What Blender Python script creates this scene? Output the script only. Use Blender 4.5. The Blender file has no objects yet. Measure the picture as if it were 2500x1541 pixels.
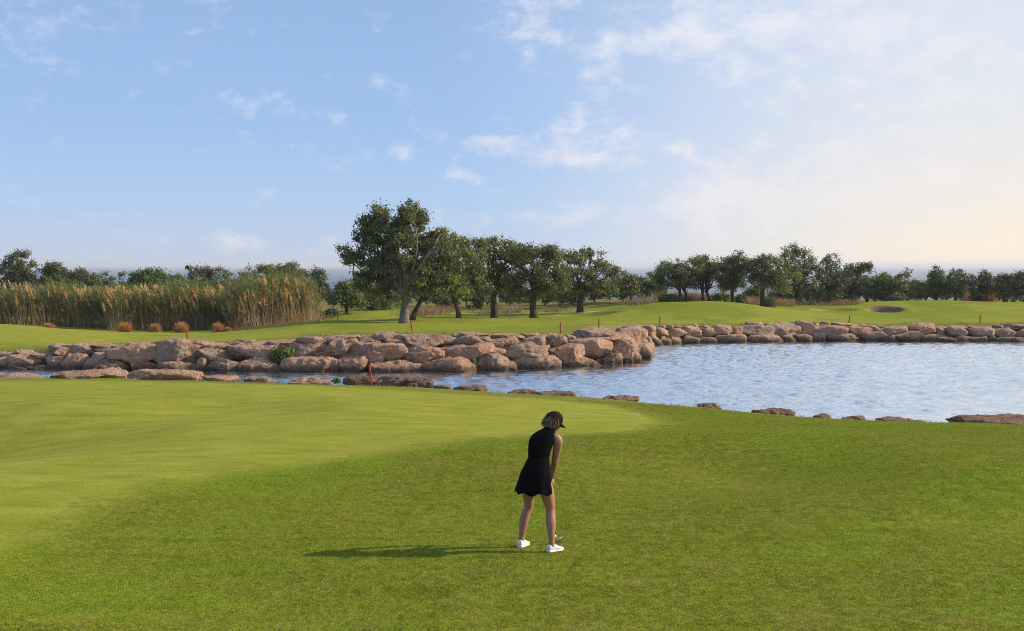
import bpy, bmesh, math, random
import numpy as np
from mathutils import Vector, Matrix

random.seed(7)
RNG = np.random.default_rng(7)
SC = bpy.context.scene
COL = SC.collection
R = math.radians

# ------------------------------------------------------------------ camera
FPX, CX, HY, CAMZ = 3000.0, 1250.0, 648.0, 3.1      # focal length, centre column, horizon row, eye height
cam_d = bpy.data.cameras.new('camera')
cam = bpy.data.objects.new('camera', cam_d)
COL.objects.link(cam)
cam.location = (0, 0, CAMZ)
cam.rotation_euler = (R(90), 0, 0)
cam_d.sensor_width = 36.0
cam_d.lens = 36.0 * FPX / 2500.0
cam_d.shift_y = -(770.5 - HY) / 2500.0
cam_d.clip_start = 0.1
cam_d.clip_end = 60000.0
SC.camera = cam

# ------------------------------------------------------------------ sun, sky, exposure
SUN_AZ, SUN_EL = 82.0, 29.0            # clockwise from +Y, above the horizon
sun_dir = Vector((math.sin(R(SUN_AZ)) * math.cos(R(SUN_EL)), math.cos(R(SUN_AZ)) * math.cos(R(SUN_EL)), math.sin(R(SUN_EL))))
sl = bpy.data.lights.new('sun', 'SUN')
sl.energy = 5.0
sl.angle = R(0.55)
sl.color = (1.0, 0.87, 0.68)
so = bpy.data.objects.new('sun', sl)
COL.objects.link(so)
so.rotation_euler = sun_dir.to_track_quat('Z', 'Y').to_euler()

SC.view_settings.view_transform = 'Standard'
SC.view_settings.look = 'None'
SC.view_settings.exposure = 0.25
SC.view_settings.gamma = 1.0
SC.view_settings.use_curve_mapping = False
SC.cycles.max_bounces = 8
SC.cycles.transparent_max_bounces = 12
SC.cycles.use_denoising = True
SC.cycles.filter_width = 1.0
SC.cycles.denoising_prefilter = 'NONE'
SC.cycles.sample_clamp_indirect = 6.0


class NT:
    """small helper for node trees"""
    def __init__(self, tree):
        self.t = tree
        self.n = tree.nodes
        self.n.clear()

    def new(self, typ, **kw):
        nd = self.n.new(typ)
        for k, v in kw.items():
            setattr(nd, k, v)
        return nd

    def link(self, a, b):
        self.t.links.new(a, b)

    def put(self, sock, v):
        if isinstance(v, bpy.types.NodeSocket):
            self.link(v, sock)
        elif v is not None:
            sock.default_value = v

    def math(self, op, a, b=None, c=None, clamp=False):
        nd = self.new('ShaderNodeMath', operation=op)
        nd.use_clamp = clamp
        self.put(nd.inputs[0], a)
        self.put(nd.inputs[1], b)
        self.put(nd.inputs[2], c)
        return nd.outputs[0]

    def vmath(self, op, a, b=None):
        nd = self.new('ShaderNodeVectorMath', operation=op)
        self.put(nd.inputs[0], a)
        self.put(nd.inputs[1], b)
        return nd.outputs['Value'] if op in ('DOT_PRODUCT', 'LENGTH') else nd.outputs[0]

    def mix(self, f, a, b, blend='MIX'):
        nd = self.new('ShaderNodeMix', data_type='RGBA', blend_type=blend)
        nd.clamp_factor = True
        self.put(nd.inputs[0], f)
        self.put(nd.inputs[6], c4(a))
        self.put(nd.inputs[7], c4(b))
        return nd.outputs[2]

    def noise(self, vec, scale, detail=4.0, rough=0.55, dist=0.0, color=False, lac=2.0):
        nd = self.new('ShaderNodeTexNoise')
        self.put(nd.inputs['Vector'], vec)
        nd.inputs['Scale'].default_value = scale
        nd.inputs['Detail'].default_value = detail
        nd.inputs['Roughness'].default_value = rough
        nd.inputs['Lacunarity'].default_value = lac
        nd.inputs['Distortion'].default_value = dist
        return nd.outputs[1 if color else 0]

    def ramp(self, f, stops, interp='LINEAR'):
        nd = self.new('ShaderNodeValToRGB')
        el = nd.color_ramp.elements
        nd.color_ramp.interpolation = interp
        while len(el) < len(stops):
            el.new(0.5)
        for e, (p, c) in zip(el, stops):
            e.position = p
            e.color = c4(c) if not isinstance(c, float) else (c, c, c, 1)
        self.put(nd.inputs[0], f)
        return nd.outputs[0]

    def smooth(self, v, a, b):
        nd = self.new('ShaderNodeMapRange', interpolation_type='SMOOTHSTEP')
        self.put(nd.inputs[0], v)
        nd.inputs[1].default_value = a
        nd.inputs[2].default_value = b
        return nd.outputs[0]

    def mapping(self, vec, scale=(1, 1, 1), loc=(0, 0, 0), rot=(0, 0, 0)):
        nd = self.new('ShaderNodeMapping')
        self.put(nd.inputs[0], vec)
        nd.inputs[1].default_value = loc
        nd.inputs[2].default_value = rot
        nd.inputs[3].default_value = scale
        return nd.outputs[0]

    def bump(self, h, strength, dist, normal=None):
        nd = self.new('ShaderNodeBump')
        nd.inputs['Strength'].default_value = strength
        nd.inputs['Distance'].default_value = dist
        self.put(nd.inputs['Height'], h)
        self.put(nd.inputs['Normal'], normal)
        return nd.outputs[0]


def c4(c):
    if isinstance(c, (tuple, list)) and len(c) == 3:
        return (c[0], c[1], c[2], 1.0)
    return c


world = bpy.data.worlds.new('World')
SC.world = world
world.use_nodes = True
w = NT(world.node_tree)
tc = w.new('ShaderNodeTexCoord').outputs['Generated']
sep = w.new('ShaderNodeSeparateXYZ')
w.link(tc, sep.inputs[0])
sx, sy, sz = sep.outputs
sky = w.new('ShaderNodeTexSky', sky_type='NISHITA')
sky.sun_disc = False
sky.sun_elevation = R(SUN_EL)
sky.sun_rotation = R(SUN_AZ)
sky.altitude = 0
sky.air_density = 1.0
sky.dust_density = 0.6
sky.ozone_density = 2.5
up = w.math('MAXIMUM', sz, 0.0)
horiz = w.math('SQRT', w.math('ADD', w.math('MULTIPLY', sx, sx), w.math('MULTIPLY', sy, sy)))
# how far a direction turns towards the sun's side (0 away .. 1 under the sun)
toward = w.math('ADD', w.math('MULTIPLY', w.math('DIVIDE', w.math('ADD', w.math('MULTIPLY', sx, math.sin(R(SUN_AZ))), w.math('MULTIPLY', sy, math.cos(R(SUN_AZ)))), horiz), 0.5), 0.5)
low = w.math('POWER', 2.718, w.math('MULTIPLY', up, -11.0))           # 1 at the horizon, fading upwards
clear = w.mix(1.0, sky.outputs[0], (0.84, 0.93, 1.24), 'MULTIPLY')
blue = w.mix(w.smooth(sz, -0.01, 0.055), (5.9, 6.7, 8.3), (4.6, 6.35, 9.1))
blue = w.mix(w.smooth(sz, 0.035, 0.13), blue, (3.65, 5.55, 8.75))
blue = w.mix(w.smooth(sz, 0.11, 0.26), blue, (3.2, 4.9, 7.8))
blue = w.mix(w.smooth(sz, 0.25, 0.9), blue, (1.9, 3.4, 6.6))
clear = w.mix(0.85, clear, blue)
veil = w.smooth(toward, 0.52, 0.76)
clear = w.mix(w.math('MULTIPLY', veil, 0.80), clear, (7.5, 8.3, 9.5))
warmth = w.math('MULTIPLY', w.smooth(toward, 0.56, 0.78), low)
clear = w.mix(w.math('MULTIPLY', warmth, 1.25), clear, (10.0, 8.7, 6.9))
# thin broken clouds
nrm = w.vmath('NORMALIZE', tc)
az = w.math('ARCTAN2', sx, sy)
el = w.math('ARCSINE', sz)
bank = None
for (px_, py_, wx_, wy_, am) in ((1230, 340, 150, 45, .23), (1420, 325, 120, 50, .25), (1380, 392, 110, 28, .22), (980, 372, 45, 25, .20), (1130, 430, 90, 25, .18), (1700, 90, 330, 110, .19), (1260, 50, 130, 70, .16),
                                 (2180, 190, 300, 200, .16), (590, 285, 60, 60, .15), (90, 85, 140, 60, .14), (380, 15, 180, 40, .09), (600, 595, 160, 26, .18), (1320, 530, 280, 26, .18), (1800, 480, 330, 80, .16), (75, 300, 90, 30, .05),
                                 (15, 470, 60, 22, .08), (2250, 470, 320, 120, .14), (1680, 370, 200, 40, .13)):
    q1 = w.math('MULTIPLY', w.math('SUBTRACT', az, math.atan((px_ - CX) / FPX)), FPX / wx_)
    q2 = w.math('MULTIPLY', w.math('SUBTRACT', el, math.atan((HY - py_) / FPX)), FPX / wy_)
    g_ = w.math('MULTIPLY', w.math('POWER', 2.718, w.math('MULTIPLY', w.math('ADD', w.math('MULTIPLY', q1, q1), w.math('MULTIPLY', q2, q2)), -1.0)), am)
    bank = g_ if bank is None else w.math('ADD', bank, g_)
puff = w.noise(w.mapping(nrm, (1, 1, 1.7), (0.5, 0.8, 0.3)), 30.0, 9.0, 0.62, 0.12)
soft = w.noise(w.mapping(nrm, (1, 1, 2.6), (2.3, 0.1, 0.2)), 6.0, 4.0, 0.55, 0.2)
dens = w.math('ADD', puff, w.math('ADD', bank, w.math('SUBTRACT', w.math('MULTIPLY', w.math('SUBTRACT', soft, 0.5), 0.25), w.math('MULTIPLY', w.math('SUBTRACT', 1.0, veil), 0.075))))
cmask = w.math('MULTIPLY', w.smooth(dens, 0.48, 0.86), 0.82)
ccol = w.mix(low, (8.3, 8.5, 9.4), (8.4, 7.9, 8.3))
ccol = w.mix(warmth, ccol, (9.7, 8.9, 7.6))
final = w.mix(cmask, clear, ccol)
bg = w.new('ShaderNodeBackground')
w.link(final, bg.inputs[0])
bg.inputs[1].default_value = 0.085
wo = w.new('ShaderNodeOutputWorld')
w.link(bg.outputs[0], wo.inputs[0])


# ------------------------------------------------------------------ helpers
def P(px, py, d):
    """photo column, row and distance -> point in the place"""
    return np.array([(px - CX) / FPX * d, d, CAMZ - (py - HY) / FPX * d])


def vnoise(p, seed=0):
    p = np.asarray(p, float)
    i = np.floor(p).astype(np.int64)
    f = p - i
    u = f * f * (3 - 2 * f)
    out = np.zeros(len(p))
    for dx in (0, 1):
        for dy in (0, 1):
            for dz in (0, 1):
                h = ((i[:, 0] + dx) * 374761393 + (i[:, 1] + dy) * 668265263 + (i[:, 2] + dz) * 2147483647 + seed * 144665) & 0xffffffff
                h = ((h ^ (h >> 13)) * 1274126177) & 0xffffffff
                h = ((h ^ (h >> 16)) & 0xffff) / 65535.0
                wgt = (u[:, 0] if dx else 1 - u[:, 0]) * (u[:, 1] if dy else 1 - u[:, 1]) * (u[:, 2] if dz else 1 - u[:, 2])
                out += h * wgt
    return out


def fbm(p, seed=0, octv=4, gain=0.5):
    a, s, t = 1.0, 0.0, 0.0
    q = np.asarray(p, float).copy()
    for k in range(octv):
        s = s + a * vnoise(q, seed + k * 17)
        t += a
        a *= gain
        q = q * 2.03 + 11.3
    return s / t


def mesh_np(name, V, F, mat=None, smooth=False, cols=None):
    me = bpy.data.meshes.new(name)
    V = np.ascontiguousarray(V, dtype=np.float32)
    Fs = F if isinstance(F, list) else [F]
    Fs = [np.ascontiguousarray(f, dtype=np.int32) for f in Fs if len(f)]
    me.vertices.add(len(V))
    me.vertices.foreach_set('co', V.ravel())
    loops = np.concatenate([f.ravel() for f in Fs])
    starts, o = [], 0
    for f in Fs:
        n, k = f.shape
        starts.append(o + np.arange(0, n * k, k))
        o += n * k
    starts = np.concatenate(starts).astype(np.int32)
    me.loops.add(len(loops))
    me.loops.foreach_set('vertex_index', loops)
    me.polygons.add(len(starts))
    me.polygons.foreach_set('loop_start', starts)
    if smooth:
        me.polygons.foreach_set('use_smooth', np.ones(len(starts), dtype=bool))
    me.update(calc_edges=True)
    if cols is not None:
        for cn, cv in cols.items():
            at = me.color_attributes.new(cn, 'FLOAT_COLOR', 'POINT')
            cv = np.asarray(cv, dtype=np.float32)
            if cv.shape[1] == 3:
                cv = np.concatenate([cv, np.ones((len(cv), 1), np.float32)], 1)
            at.data.foreach_set('color', np.ascontiguousarray(cv).ravel())
    if mat:
        me.materials.append(mat)
    return me


def link(name, me, parent=None, loc=None):
    o = bpy.data.objects.new(name, me)
    COL.objects.link(o)
    if parent is not None:
        o.parent = parent
    if loc is not None:
        o.location = loc
    return o


def tag(o, label=None, cat=None, group=None, kind=None):
    if label:
        o['label'] = label
    if cat:
        o['category'] = cat
    if group:
        o['group'] = group
    if kind:
        o['kind'] = kind
    return o


def empty(name, loc):
    o = bpy.data.objects.new(name, None)
    o.empty_display_size = 0.2
    COL.objects.link(o)
    o.location = [float(v) for v in loc]
    return o


class MB:
    """collects pieces (vertex arrays + quad / triangle index arrays)"""
    def __init__(self):
        self.v, self.q, self.t, self.c, self.n = [], [], [], [], 0

    def add(self, V, Q=None, T=None, C=None):
        V = np.asarray(V, float)
        if Q is not None and len(Q):
            self.q.append(np.asarray(Q) + self.n)
        if T is not None and len(T):
            self.t.append(np.asarray(T) + self.n)
        self.v.append(V)
        if C is not None:
            C = np.asarray(C, float)
            self.c.append(np.tile(C, (len(V), 1)) if C.ndim == 1 else C)
        self.n += len(V)

    def tube(self, pts, rad, n=8, C=None, squash=None, cap=True):
        pts = np.asarray(pts, float)
        m = len(pts)
        rad = np.broadcast_to(np.asarray(rad, float), (m,))
        tan = np.gradient(pts, axis=0)
        tan /= np.linalg.norm(tan, axis=1)[:, None] + 1e-9
        ref = np.array([0.31, 0.12, 0.94]) if abs(tan[0][2]) < 0.9 else np.array([1.0, 0.1, 0])
        V = []
        a = np.linspace(0, 2 * math.pi, n, endpoint=False)
        for k in range(m):
            u = np.cross(tan[k], ref)
            u /= np.linalg.norm(u) + 1e-9
            v = np.cross(tan[k], u)
            ref = ref if k == 0 else ref
            V.append(pts[k] + rad[k] * (np.cos(a)[:, None] * u + np.sin(a)[:, None] * v))
        V = np.concatenate(V)
        i = np.arange(n)
        j = (i + 1) % n
        Q = np.concatenate([np.stack([k * n + i, k * n + j, (k + 1) * n + j, (k + 1) * n + i], 1) for k in range(m - 1)])
        T = None
        if cap:
            V = np.concatenate([V, pts[:1], pts[-1:]])
            b0, b1 = m * n, m * n + 1
            T = np.concatenate([np.stack([np.full(n, b0), j, i], 1), np.stack([np.full(n, b1), (m - 1) * n + i, (m - 1) * n + j], 1)])
        self.add(V, Q, T, C)

    def rings(self, rings, close=True, C=None, cap0=True, cap1=True):
        """rings: list of (n,3) arrays"""
        n = len(rings[0])
        m = len(rings)
        V = np.concatenate(rings)
        i = np.arange(n)
        j = (i + 1) % n
        Q = np.concatenate([np.stack([k * n + i, k * n + j, (k + 1) * n + j, (k + 1) * n + i], 1) for k in range(m - 1)])
        T = []
        if cap0:
            V = np.concatenate([V, rings[0].mean(0)[None]])
            T.append(np.stack([np.full(n, len(V) - 1), j, i], 1))
        if cap1:
            V = np.concatenate([V, rings[-1].mean(0)[None]])
            T.append(np.stack([np.full(n, len(V) - 1), (m - 1) * n + i, (m - 1) * n + j], 1))
        self.add(V, Q, np.concatenate(T) if T else None, C)

    def ball(self, c, r, rot=None, nu=14, nv=9, C=None, power=None):
        c = np.asarray(c, float)
        r = np.broadcast_to(np.asarray(r, float), (3,))
        rs = []
        for k in range(1, nv):
            th = math.pi * k / nv
            a = np.linspace(0, 2 * math.pi, nu, endpoint=False)
            p = np.stack([np.cos(a) * math.sin(th), np.sin(a) * math.sin(th), np.full(nu, -math.cos(th))], 1)
            p = p * r
            if rot is not None:
                p = p @ np.array(rot).T
            rs.append(p + c)
        self.rings(rs, C=C)

    def mesh(self, name, mat, smooth=False):
        V = np.concatenate(self.v)
        F = []
        if self.q:
            F.append(np.concatenate(self.q))
        if self.t:
            F.append(np.concatenate(self.t))
        cols = {'Col': np.concatenate(self.c)} if self.c else None
        return mesh_np(name, V, F, mat, smooth, cols)

    def build(self, name, mat, parent=None, smooth=False, loc=None):
        return link(name, self.mesh(name, mat, smooth), parent, loc)


# ------------------------------------------------------------------ materials
def material(name):
    m = bpy.data.materials.new(name)
    m.use_nodes = True
    nt = NT(m.node_tree)
    out = nt.new('ShaderNodeOutputMaterial')
    bs = nt.new('ShaderNodeBsdfPrincipled')
    nt.link(bs.outputs[0], out.inputs[0])
    return m, nt, bs, out


def turf_colour(t, flat):
    n_mid = t.noise(flat, 7.0, 5.0, 0.65)
    n_mid2 = t.noise(t.mapping(flat, (1, 1, 1), (31, 7, 0)), 1.5, 5.0, 0.62)
    n_big = t.noise(t.mapping(flat, (1, 1, 1), (5, 17, 0)), 0.22, 4.0, 0.55)
    n_streak = t.noise(t.mapping(flat, (1.0, 3.2, 1), (2, 9, 0), (0, 0, 0.12)), 0.8, 5.0, 0.6)
    rough = t.ramp(n_mid, [(0.26, (0.106, 0.126, 0.012)), (0.44, (0.160, 0.182, 0.018)), (0.60, (0.198, 0.212, 0.024)), (0.78, (0.268, 0.252, 0.048))])
    rough = t.mix(t.math('MULTIPLY', t.smooth(n_mid2, 0.48, 0.72), 0.5), rough, (0.225, 0.196, 0.044))
    rough = t.mix(t.math('MULTIPLY', t.smooth(n_big, 0.44, 0.62), 0.75), rough, (0.168, 0.228, 0.015))
    rough = t.mix(t.math('MULTIPLY', t.smooth(n_streak, 0.52, 0.70), 0.5), rough, (0.115, 0.140, 0.012))
    grain = t.noise(t.mapping(flat, (1, 1, 1), (3, 1, 0)), 17.0, 3.0, 0.7)
    rough = t.mix(1.0, rough, t.ramp(grain, [(0.30, 0.74), (0.50, 1.0), (0.70, 1.26)]), 'MULTIPLY')
    return rough, n_mid, n_mid2, n_big, n_streak


def mat_blades():
    m, t, b, out = material('turf_blades')
    pos = t.new('ShaderNodeNewGeometry').outputs['Position']
    rough, *_ = turf_colour(t, t.mapping(pos, (1, 1, 0.0)))
    vc = t.new('ShaderNodeVertexColor', layer_name='Col').outputs[0]
    col = t.mix(1.0, rough, vc, 'MULTIPLY')
    t.link(col, b.inputs['Base Color'])
    b.inputs['Roughness'].default_value = 0.6
    b.inputs['Specular IOR Level'].default_value = 0.12
    tr = t.new('ShaderNodeBsdfTranslucent')
    t.link(col, tr.inputs[0])
    mx = t.new('ShaderNodeMixShader')
    mx.inputs[0].default_value = 0.35
    t.link(b.outputs[0], mx.inputs[1])
    t.link(tr.outputs[0], mx.inputs[2])
    t.link(mx.outputs[0], out.inputs[0])
    return m


def mat_ground():
    m, t, b, out = material('turf')
    pos = t.new('ShaderNodeNewGeometry').outputs['Position']
    zone = t.new('ShaderNodeVertexColor', layer_name='Zone').outputs[0]
    zs = t.new('ShaderNodeSeparateColor')
    t.link(zone, zs.inputs[0])
    green, dry, sand = zs.outputs
    wild = t.new('ShaderNodeVertexColor', layer_name='Wild').outputs[0]
    flat = t.mapping(pos, (1, 1, 0.3))
    n_fine = t.noise(flat, 55.0, 3.0, 0.7)
    rough, n_mid, n_mid2, n_big, n_streak = turf_colour(t, t.mapping(pos, (1, 1, 0.0)))
    # close mown turf
    mown = t.ramp(n_streak, [(0.25, (0.162, 0.182, 0.018)), (0.5, (0.238, 0.242, 0.032)), (0.75, (0.295, 0.284, 0.056))])
    g2 = t.noise(t.mapping(pos, (1, 1, 0), (9, 4, 0)), 20.0, 3.0, 0.7)
    mown = t.mix(1.0, mown, t.ramp(g2, [(0.3, 0.80), (0.7, 1.20)]), 'MULTIPLY')
    mown = t.mix(t.math('MULTIPLY', t.smooth(n_mid2, 0.46, 0.7), 0.45), mown, (0.180, 0.212, 0.012))
    mown = t.mix(t.math('MULTIPLY', t.smooth(n_mid, 0.55, 0.8), 0.35), mown, (0.34, 0.305, 0.085))
    edge = t.math('ADD', green, t.math('MULTIPLY', t.math('SUBTRACT', n_mid, 0.5), 0.5))
    col = t.mix(t.smooth(edge, 0.15, 0.95), rough, mown)
    # worn, dry strips
    dcol = t.ramp(n_mid, [(0.3, (0.095, 0.068, 0.030)), (0.5, (0.185, 0.145, 0.050)), (0.7, (0.27, 0.215, 0.085))])
    dmask = t.math('ADD', dry, t.math('MULTIPLY', t.math('SUBTRACT', t.noise(flat, 2.6, 5, 0.65), 0.5), 1.1))
    col = t.mix(t.math('MULTIPLY', t.smooth(dmask, 0.30, 0.85), 0.85), col, dcol)
    scol = t.ramp(n_mid, [(0.3, (0.36, 0.26, 0.16)), (0.7, (0.52, 0.41, 0.28))])
    col = t.mix(t.smooth(t.math('ADD', sand, t.math('MULTIPLY', t.math('SUBTRACT', n_mid, 0.5), 0.4)), 0.3, 0.7), col, scol)
    soil = t.ramp(n_mid, [(0.3, (0.13, 0.075, 0.045)), (0.7, (0.27, 0.16, 0.10))])
    col = t.mix(t.smooth(t.math('ADD', wild, t.math('MULTIPLY', t.math('SUBTRACT', n_mid, 0.5), 0.5)), 0.35, 0.7), col, soil)
    fm = t.math('ADD', 0.50, t.math('MULTIPLY', n_fine, 1.0))
    colf = t.mix(1.0, col, fm, 'MULTIPLY')
    t.link(colf, b.inputs['Base Color'])
    b.inputs['Roughness'].default_value = 0.9
    b.inputs['Specular IOR Level'].default_value = 0.02
    h = t.math('ADD', t.math('MULTIPLY', n_fine, 0.5), t.math('MULTIPLY', n_mid, 1.3))
    bs = t.new('ShaderNodeBump')
    bs.inputs['Distance'].default_value = 0.035
    t.put(bs.inputs['Height'], h)
    t.put(bs.inputs['Strength'], t.math('SUBTRACT', 0.75, t.math('MULTIPLY', green, 0.5)))
    t.link(bs.outputs[0], b.inputs['Normal'])
    return m


def mat_rock(name='limestone', gain=1.0):
    m, t, b, out = material(name)
    pos = t.new('ShaderNodeNewGeometry').outputs['Position']
    rnd = t.new('ShaderNodeObjectInfo').outputs['Random']
    off = t.new('ShaderNodeCombineXYZ')
    t.put(off.inputs[0], t.math('MULTIPLY', rnd, 37.0))
    p = t.vmath('ADD', pos, off.outputs[0])
    n1 = t.noise(p, 1.3, 5.0, 0.62)
    n2 = t.noise(p, 5.5, 6.0, 0.68)
    n3 = t.noise(p, 26.0, 5.0, 0.7)
    strat = t.noise(t.mapping(p, (0.6, 0.6, 3.0)), 2.6, 4.0, 0.6)
    base = t.ramp(n1, [(0.26, (0.320, 0.175, 0.115)), (0.42, (0.490, 0.310, 0.215)), (0.58, (0.580, 0.410, 0.300)), (0.74, (0.570, 0.310, 0.175))])
    base = t.mix(t.smooth(n2, 0.50, 0.72), base, (0.68, 0.57, 0.46))
    base = t.mix(t.math('MULTIPLY', t.smooth(strat, 0.55, 0.75), 0.5), base, (0.240, 0.150, 0.108))
    base = t.mix(t.math('MULTIPLY', t.smooth(n3, 0.52, 0.40), 0.55), base, (0.150, 0.098, 0.070))
    tint = t.ramp(rnd, [(0.0, (1.08, 0.93, 0.85)), (0.35, (0.98, 0.95, 0.93)), (0.7, (0.86, 0.87, 0.86)), (1.0, (1.12, 1.05, 0.96))])
    base = t.mix(1.0, base, tint, 'MULTIPLY')
    base = t.mix(1.0, base, (gain, gain * 0.97, gain * 0.95), 'MULTIPLY')
    sz_ = t.new('ShaderNodeSeparateXYZ')
    t.link(pos, sz_.inputs[0])
    wet = t.smooth(t.math('ADD', sz_.outputs[2], t.math('MULTIPLY', t.math('SUBTRACT', n2, 0.5), 0.30)), -0.74, -1.04)
    base = t.mix(t.math('MULTIPLY', wet, 0.8), base, (0.040, 0.034, 0.024))
    t.link(base, b.inputs['Base Color'])
    b.inputs['Roughness'].default_value = 0.9
    b.inputs['Specular IOR Level'].default_value = 0.2
    h = t.math('ADD', t.math('MULTIPLY', n2, 1.0), t.math('MULTIPLY', n3, 0.42))
    t.link(t.bump(h, 1.0, 0.26), b.inputs['Normal'])
    return m


def mat_leaf(name, dark, pale_leaf, rough=0.5, trans=0.22, jitter=1.0):
    m, t, b, out = material(name)
    col = t.new('ShaderNodeVertexColor', layer_name='Col').outputs[0]
    s = t.new('ShaderNodeSeparateColor')
    t.link(col, s.inputs[0])
    c = t.mix(s.outputs[0], dark, pale_leaf)  # darker to paler leaf tone, varying at random by clump and leaf
    c = t.mix(s.outputs[1], c, (0.105, 0.045, 0.022))
    t.link(c, b.inputs['Base Color'])
    b.inputs['Roughness'].default_value = rough
    b.inputs['Specular IOR Level'].default_value = 0.35
    tr = t.new('ShaderNodeBsdfTranslucent')
    t.link(t.mix(1.0, c, (1.5, 1.7, 0.7), 'MULTIPLY'), tr.inputs[0])
    mx = t.new('ShaderNodeMixShader')
    mx.inputs[0].default_value = trans
    t.link(b.outputs[0], mx.inputs[1])
    t.link(tr.outputs[0], mx.inputs[2])
    t.link(mx.outputs[0], out.inputs[0])
    return m


def mat_vcol(name, rough=0.7, trans=0.25, spec=0.25):
    """plant parts whose own colour is stored per vertex"""
    m, t, b, out = material(name)
    col = t.new('ShaderNodeVertexColor', layer_name='Col').outputs[0]
    t.link(col, b.inputs['Base Color'])
    b.inputs['Roughness'].default_value = rough
    b.inputs['Specular IOR Level'].default_value = spec
    if trans:
        tr = t.new('ShaderNodeBsdfTranslucent')
        t.link(col, tr.inputs[0])
        mx = t.new('ShaderNodeMixShader')
        mx.inputs[0].default_value = trans
        t.link(b.outputs[0], mx.inputs[1])
        t.link(tr.outputs[0], mx.inputs[2])
        t.link(mx.outputs[0], out.inputs[0])
    return m


def mat_bark(name, a, c):
    m, t, b, out = material(name)
    pos = t.new('ShaderNodeNewGeometry').outputs['Position']
    n = t.noise(t.mapping(pos, (1, 1, 0.25)), 9.0, 6.0, 0.65)
    t.link(t.ramp(n, [(0.3, a), (0.7, c)]), b.inputs['Base Color'])
    b.inputs['Roughness'].default_value = 0.9
    b.inputs['Specular IOR Level'].default_value = 0.15
    t.link(t.bump(n, 0.9, 0.06), b.inputs['Normal'])
    return m


def mat_simple(name, col, rough=0.6, spec=0.3, scale=40.0, var=0.25, bump=0.0, metal=0.0, dist=0.004):
    m, t, b, out = material(name)
    pos = t.new('ShaderNodeNewGeometry').outputs['Position']
    n = t.noise(pos, scale, 5.0, 0.6)
    lo = tuple(v * (1 - var) for v in col)
    hi = tuple(min(1.0, v * (1 + var)) for v in col)
    t.link(t.ramp(n, [(0.3, lo), (0.7, hi)]), b.inputs['Base Color'])
    b.inputs['Roughness'].default_value = rough
    b.inputs['Specular IOR Level'].default_value = spec
    b.inputs['Metallic'].default_value = metal
    if bump:
        t.link(t.bump(n, bump, dist), b.inputs['Normal'])
    return m


def mat_water():
    m, t, b, out = material('pond_water')
    pos = t.new('ShaderNodeNewGeometry').outputs['Position']
    a = t.noise(t.mapping(pos, (0.8, 1.3, 1), (0, 0, 0), (0, 0, 0.2)), 4.0, 3.0, 0.6, 0.5)
    c = t.noise(t.mapping(pos, (1.0, 1.3, 1), (7, 3, 0), (0, 0, -0.3)), 11.0, 3.0, 0.6, 0.3)
    g = t.noise(t.mapping(pos, (1, 1, 1), (1, 8, 0)), 0.12, 3.0, 0.5)
    h = t.math('ADD', t.math('MULTIPLY', a, 1.0), t.math('MULTIPLY', c, 0.42))
    bp = t.new('ShaderNodeBump')
    bp.inputs['Distance'].default_value = 0.045
    t.put(bp.inputs['Height'], h)
    t.put(bp.inputs['Strength'], t.math('ADD', 0.30, t.math('MULTIPLY', t.smooth(g, 0.3, 0.7), 0.35)))
    t.link(bp.outputs[0], b.inputs['Normal'])
    b.inputs['Base Color'].default_value = (0.13, 0.17, 0.17, 1)
    b.inputs['Roughness'].default_value = 0.3
    b.inputs['Specular IOR Level'].default_value = 0.0
    gl = t.new('ShaderNodeBsdfGlossy')
    gl.inputs['Color'].default_value = (0.96, 0.98, 1.0, 1)
    gl.inputs['Roughness'].default_value = 0.06
    t.link(bp.outputs[0], gl.inputs['Normal'])
    fr = t.new('ShaderNodeFresnel')
    fr.inputs['IOR'].default_value = 1.5
    mx = t.new('ShaderNodeMixShader')
    t.link(t.math('ADD', t.math('MULTIPLY', fr.outputs[0], 0.55), 0.62, None, True), mx.inputs[0])
    t.link(b.outputs[0], mx.inputs[1])
    t.link(gl.outputs[0], mx.inputs[2])
    t.link(mx.outputs[0], out.inputs[0])
    return m


def mat_sea():
    m, t, b, out = material('sea_water')
    b.inputs['Base Color'].default_value = (0.030, 0.065, 0.115, 1)
    b.inputs['Roughness'].default_value = 0.35
    b.inputs['IOR'].default_value = 1.333
    pos = t.new('ShaderNodeNewGeometry').outputs['Position']
    n = t.noise(pos, 0.08, 4.0, 0.6)
    t.link(t.bump(n, 0.6, 2.0), b.inputs['Normal'])
    return m


M = {}
M['turf'] = mat_ground()
M['rock'] = mat_rock()
M['rock_dark'] = mat_rock('weathered_shore_rock', 0.55)
M['water'] = mat_water()
M['sea'] = mat_sea()
M['carob'] = mat_leaf('carob_leaves', (0.048, 0.060, 0.020), (0.215, 0.220, 0.075), 0.40, 0.34)
M['olive'] = mat_leaf('grey_green_leaves', (0.044, 0.054, 0.026), (0.185, 0.190, 0.090), 0.45, 0.32)
M['shrub'] = mat_leaf('shrub_leaves', (0.046, 0.068, 0.018), (0.190, 0.220, 0.055), 0.5, 0.34)
M['bright'] = mat_leaf('bright_shrub_leaves', (0.035, 0.070, 0.012), (0.125, 0.190, 0.030), 0.5, 0.28)
M['bark'] = mat_bark('grey_bark', (0.075, 0.060, 0.050), (0.255, 0.215, 0.180))
M['bark_dark'] = mat_bark('dark_bark', (0.034, 0.026, 0.022), (0.110, 0.082, 0.064))
M['plant'] = mat_vcol('reed_tissue', 0.65, 0.40)
M['grass'] = mat_blades()

# ------------------------------------------------------------------ terrain
WATER_Z = -1.1
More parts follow.
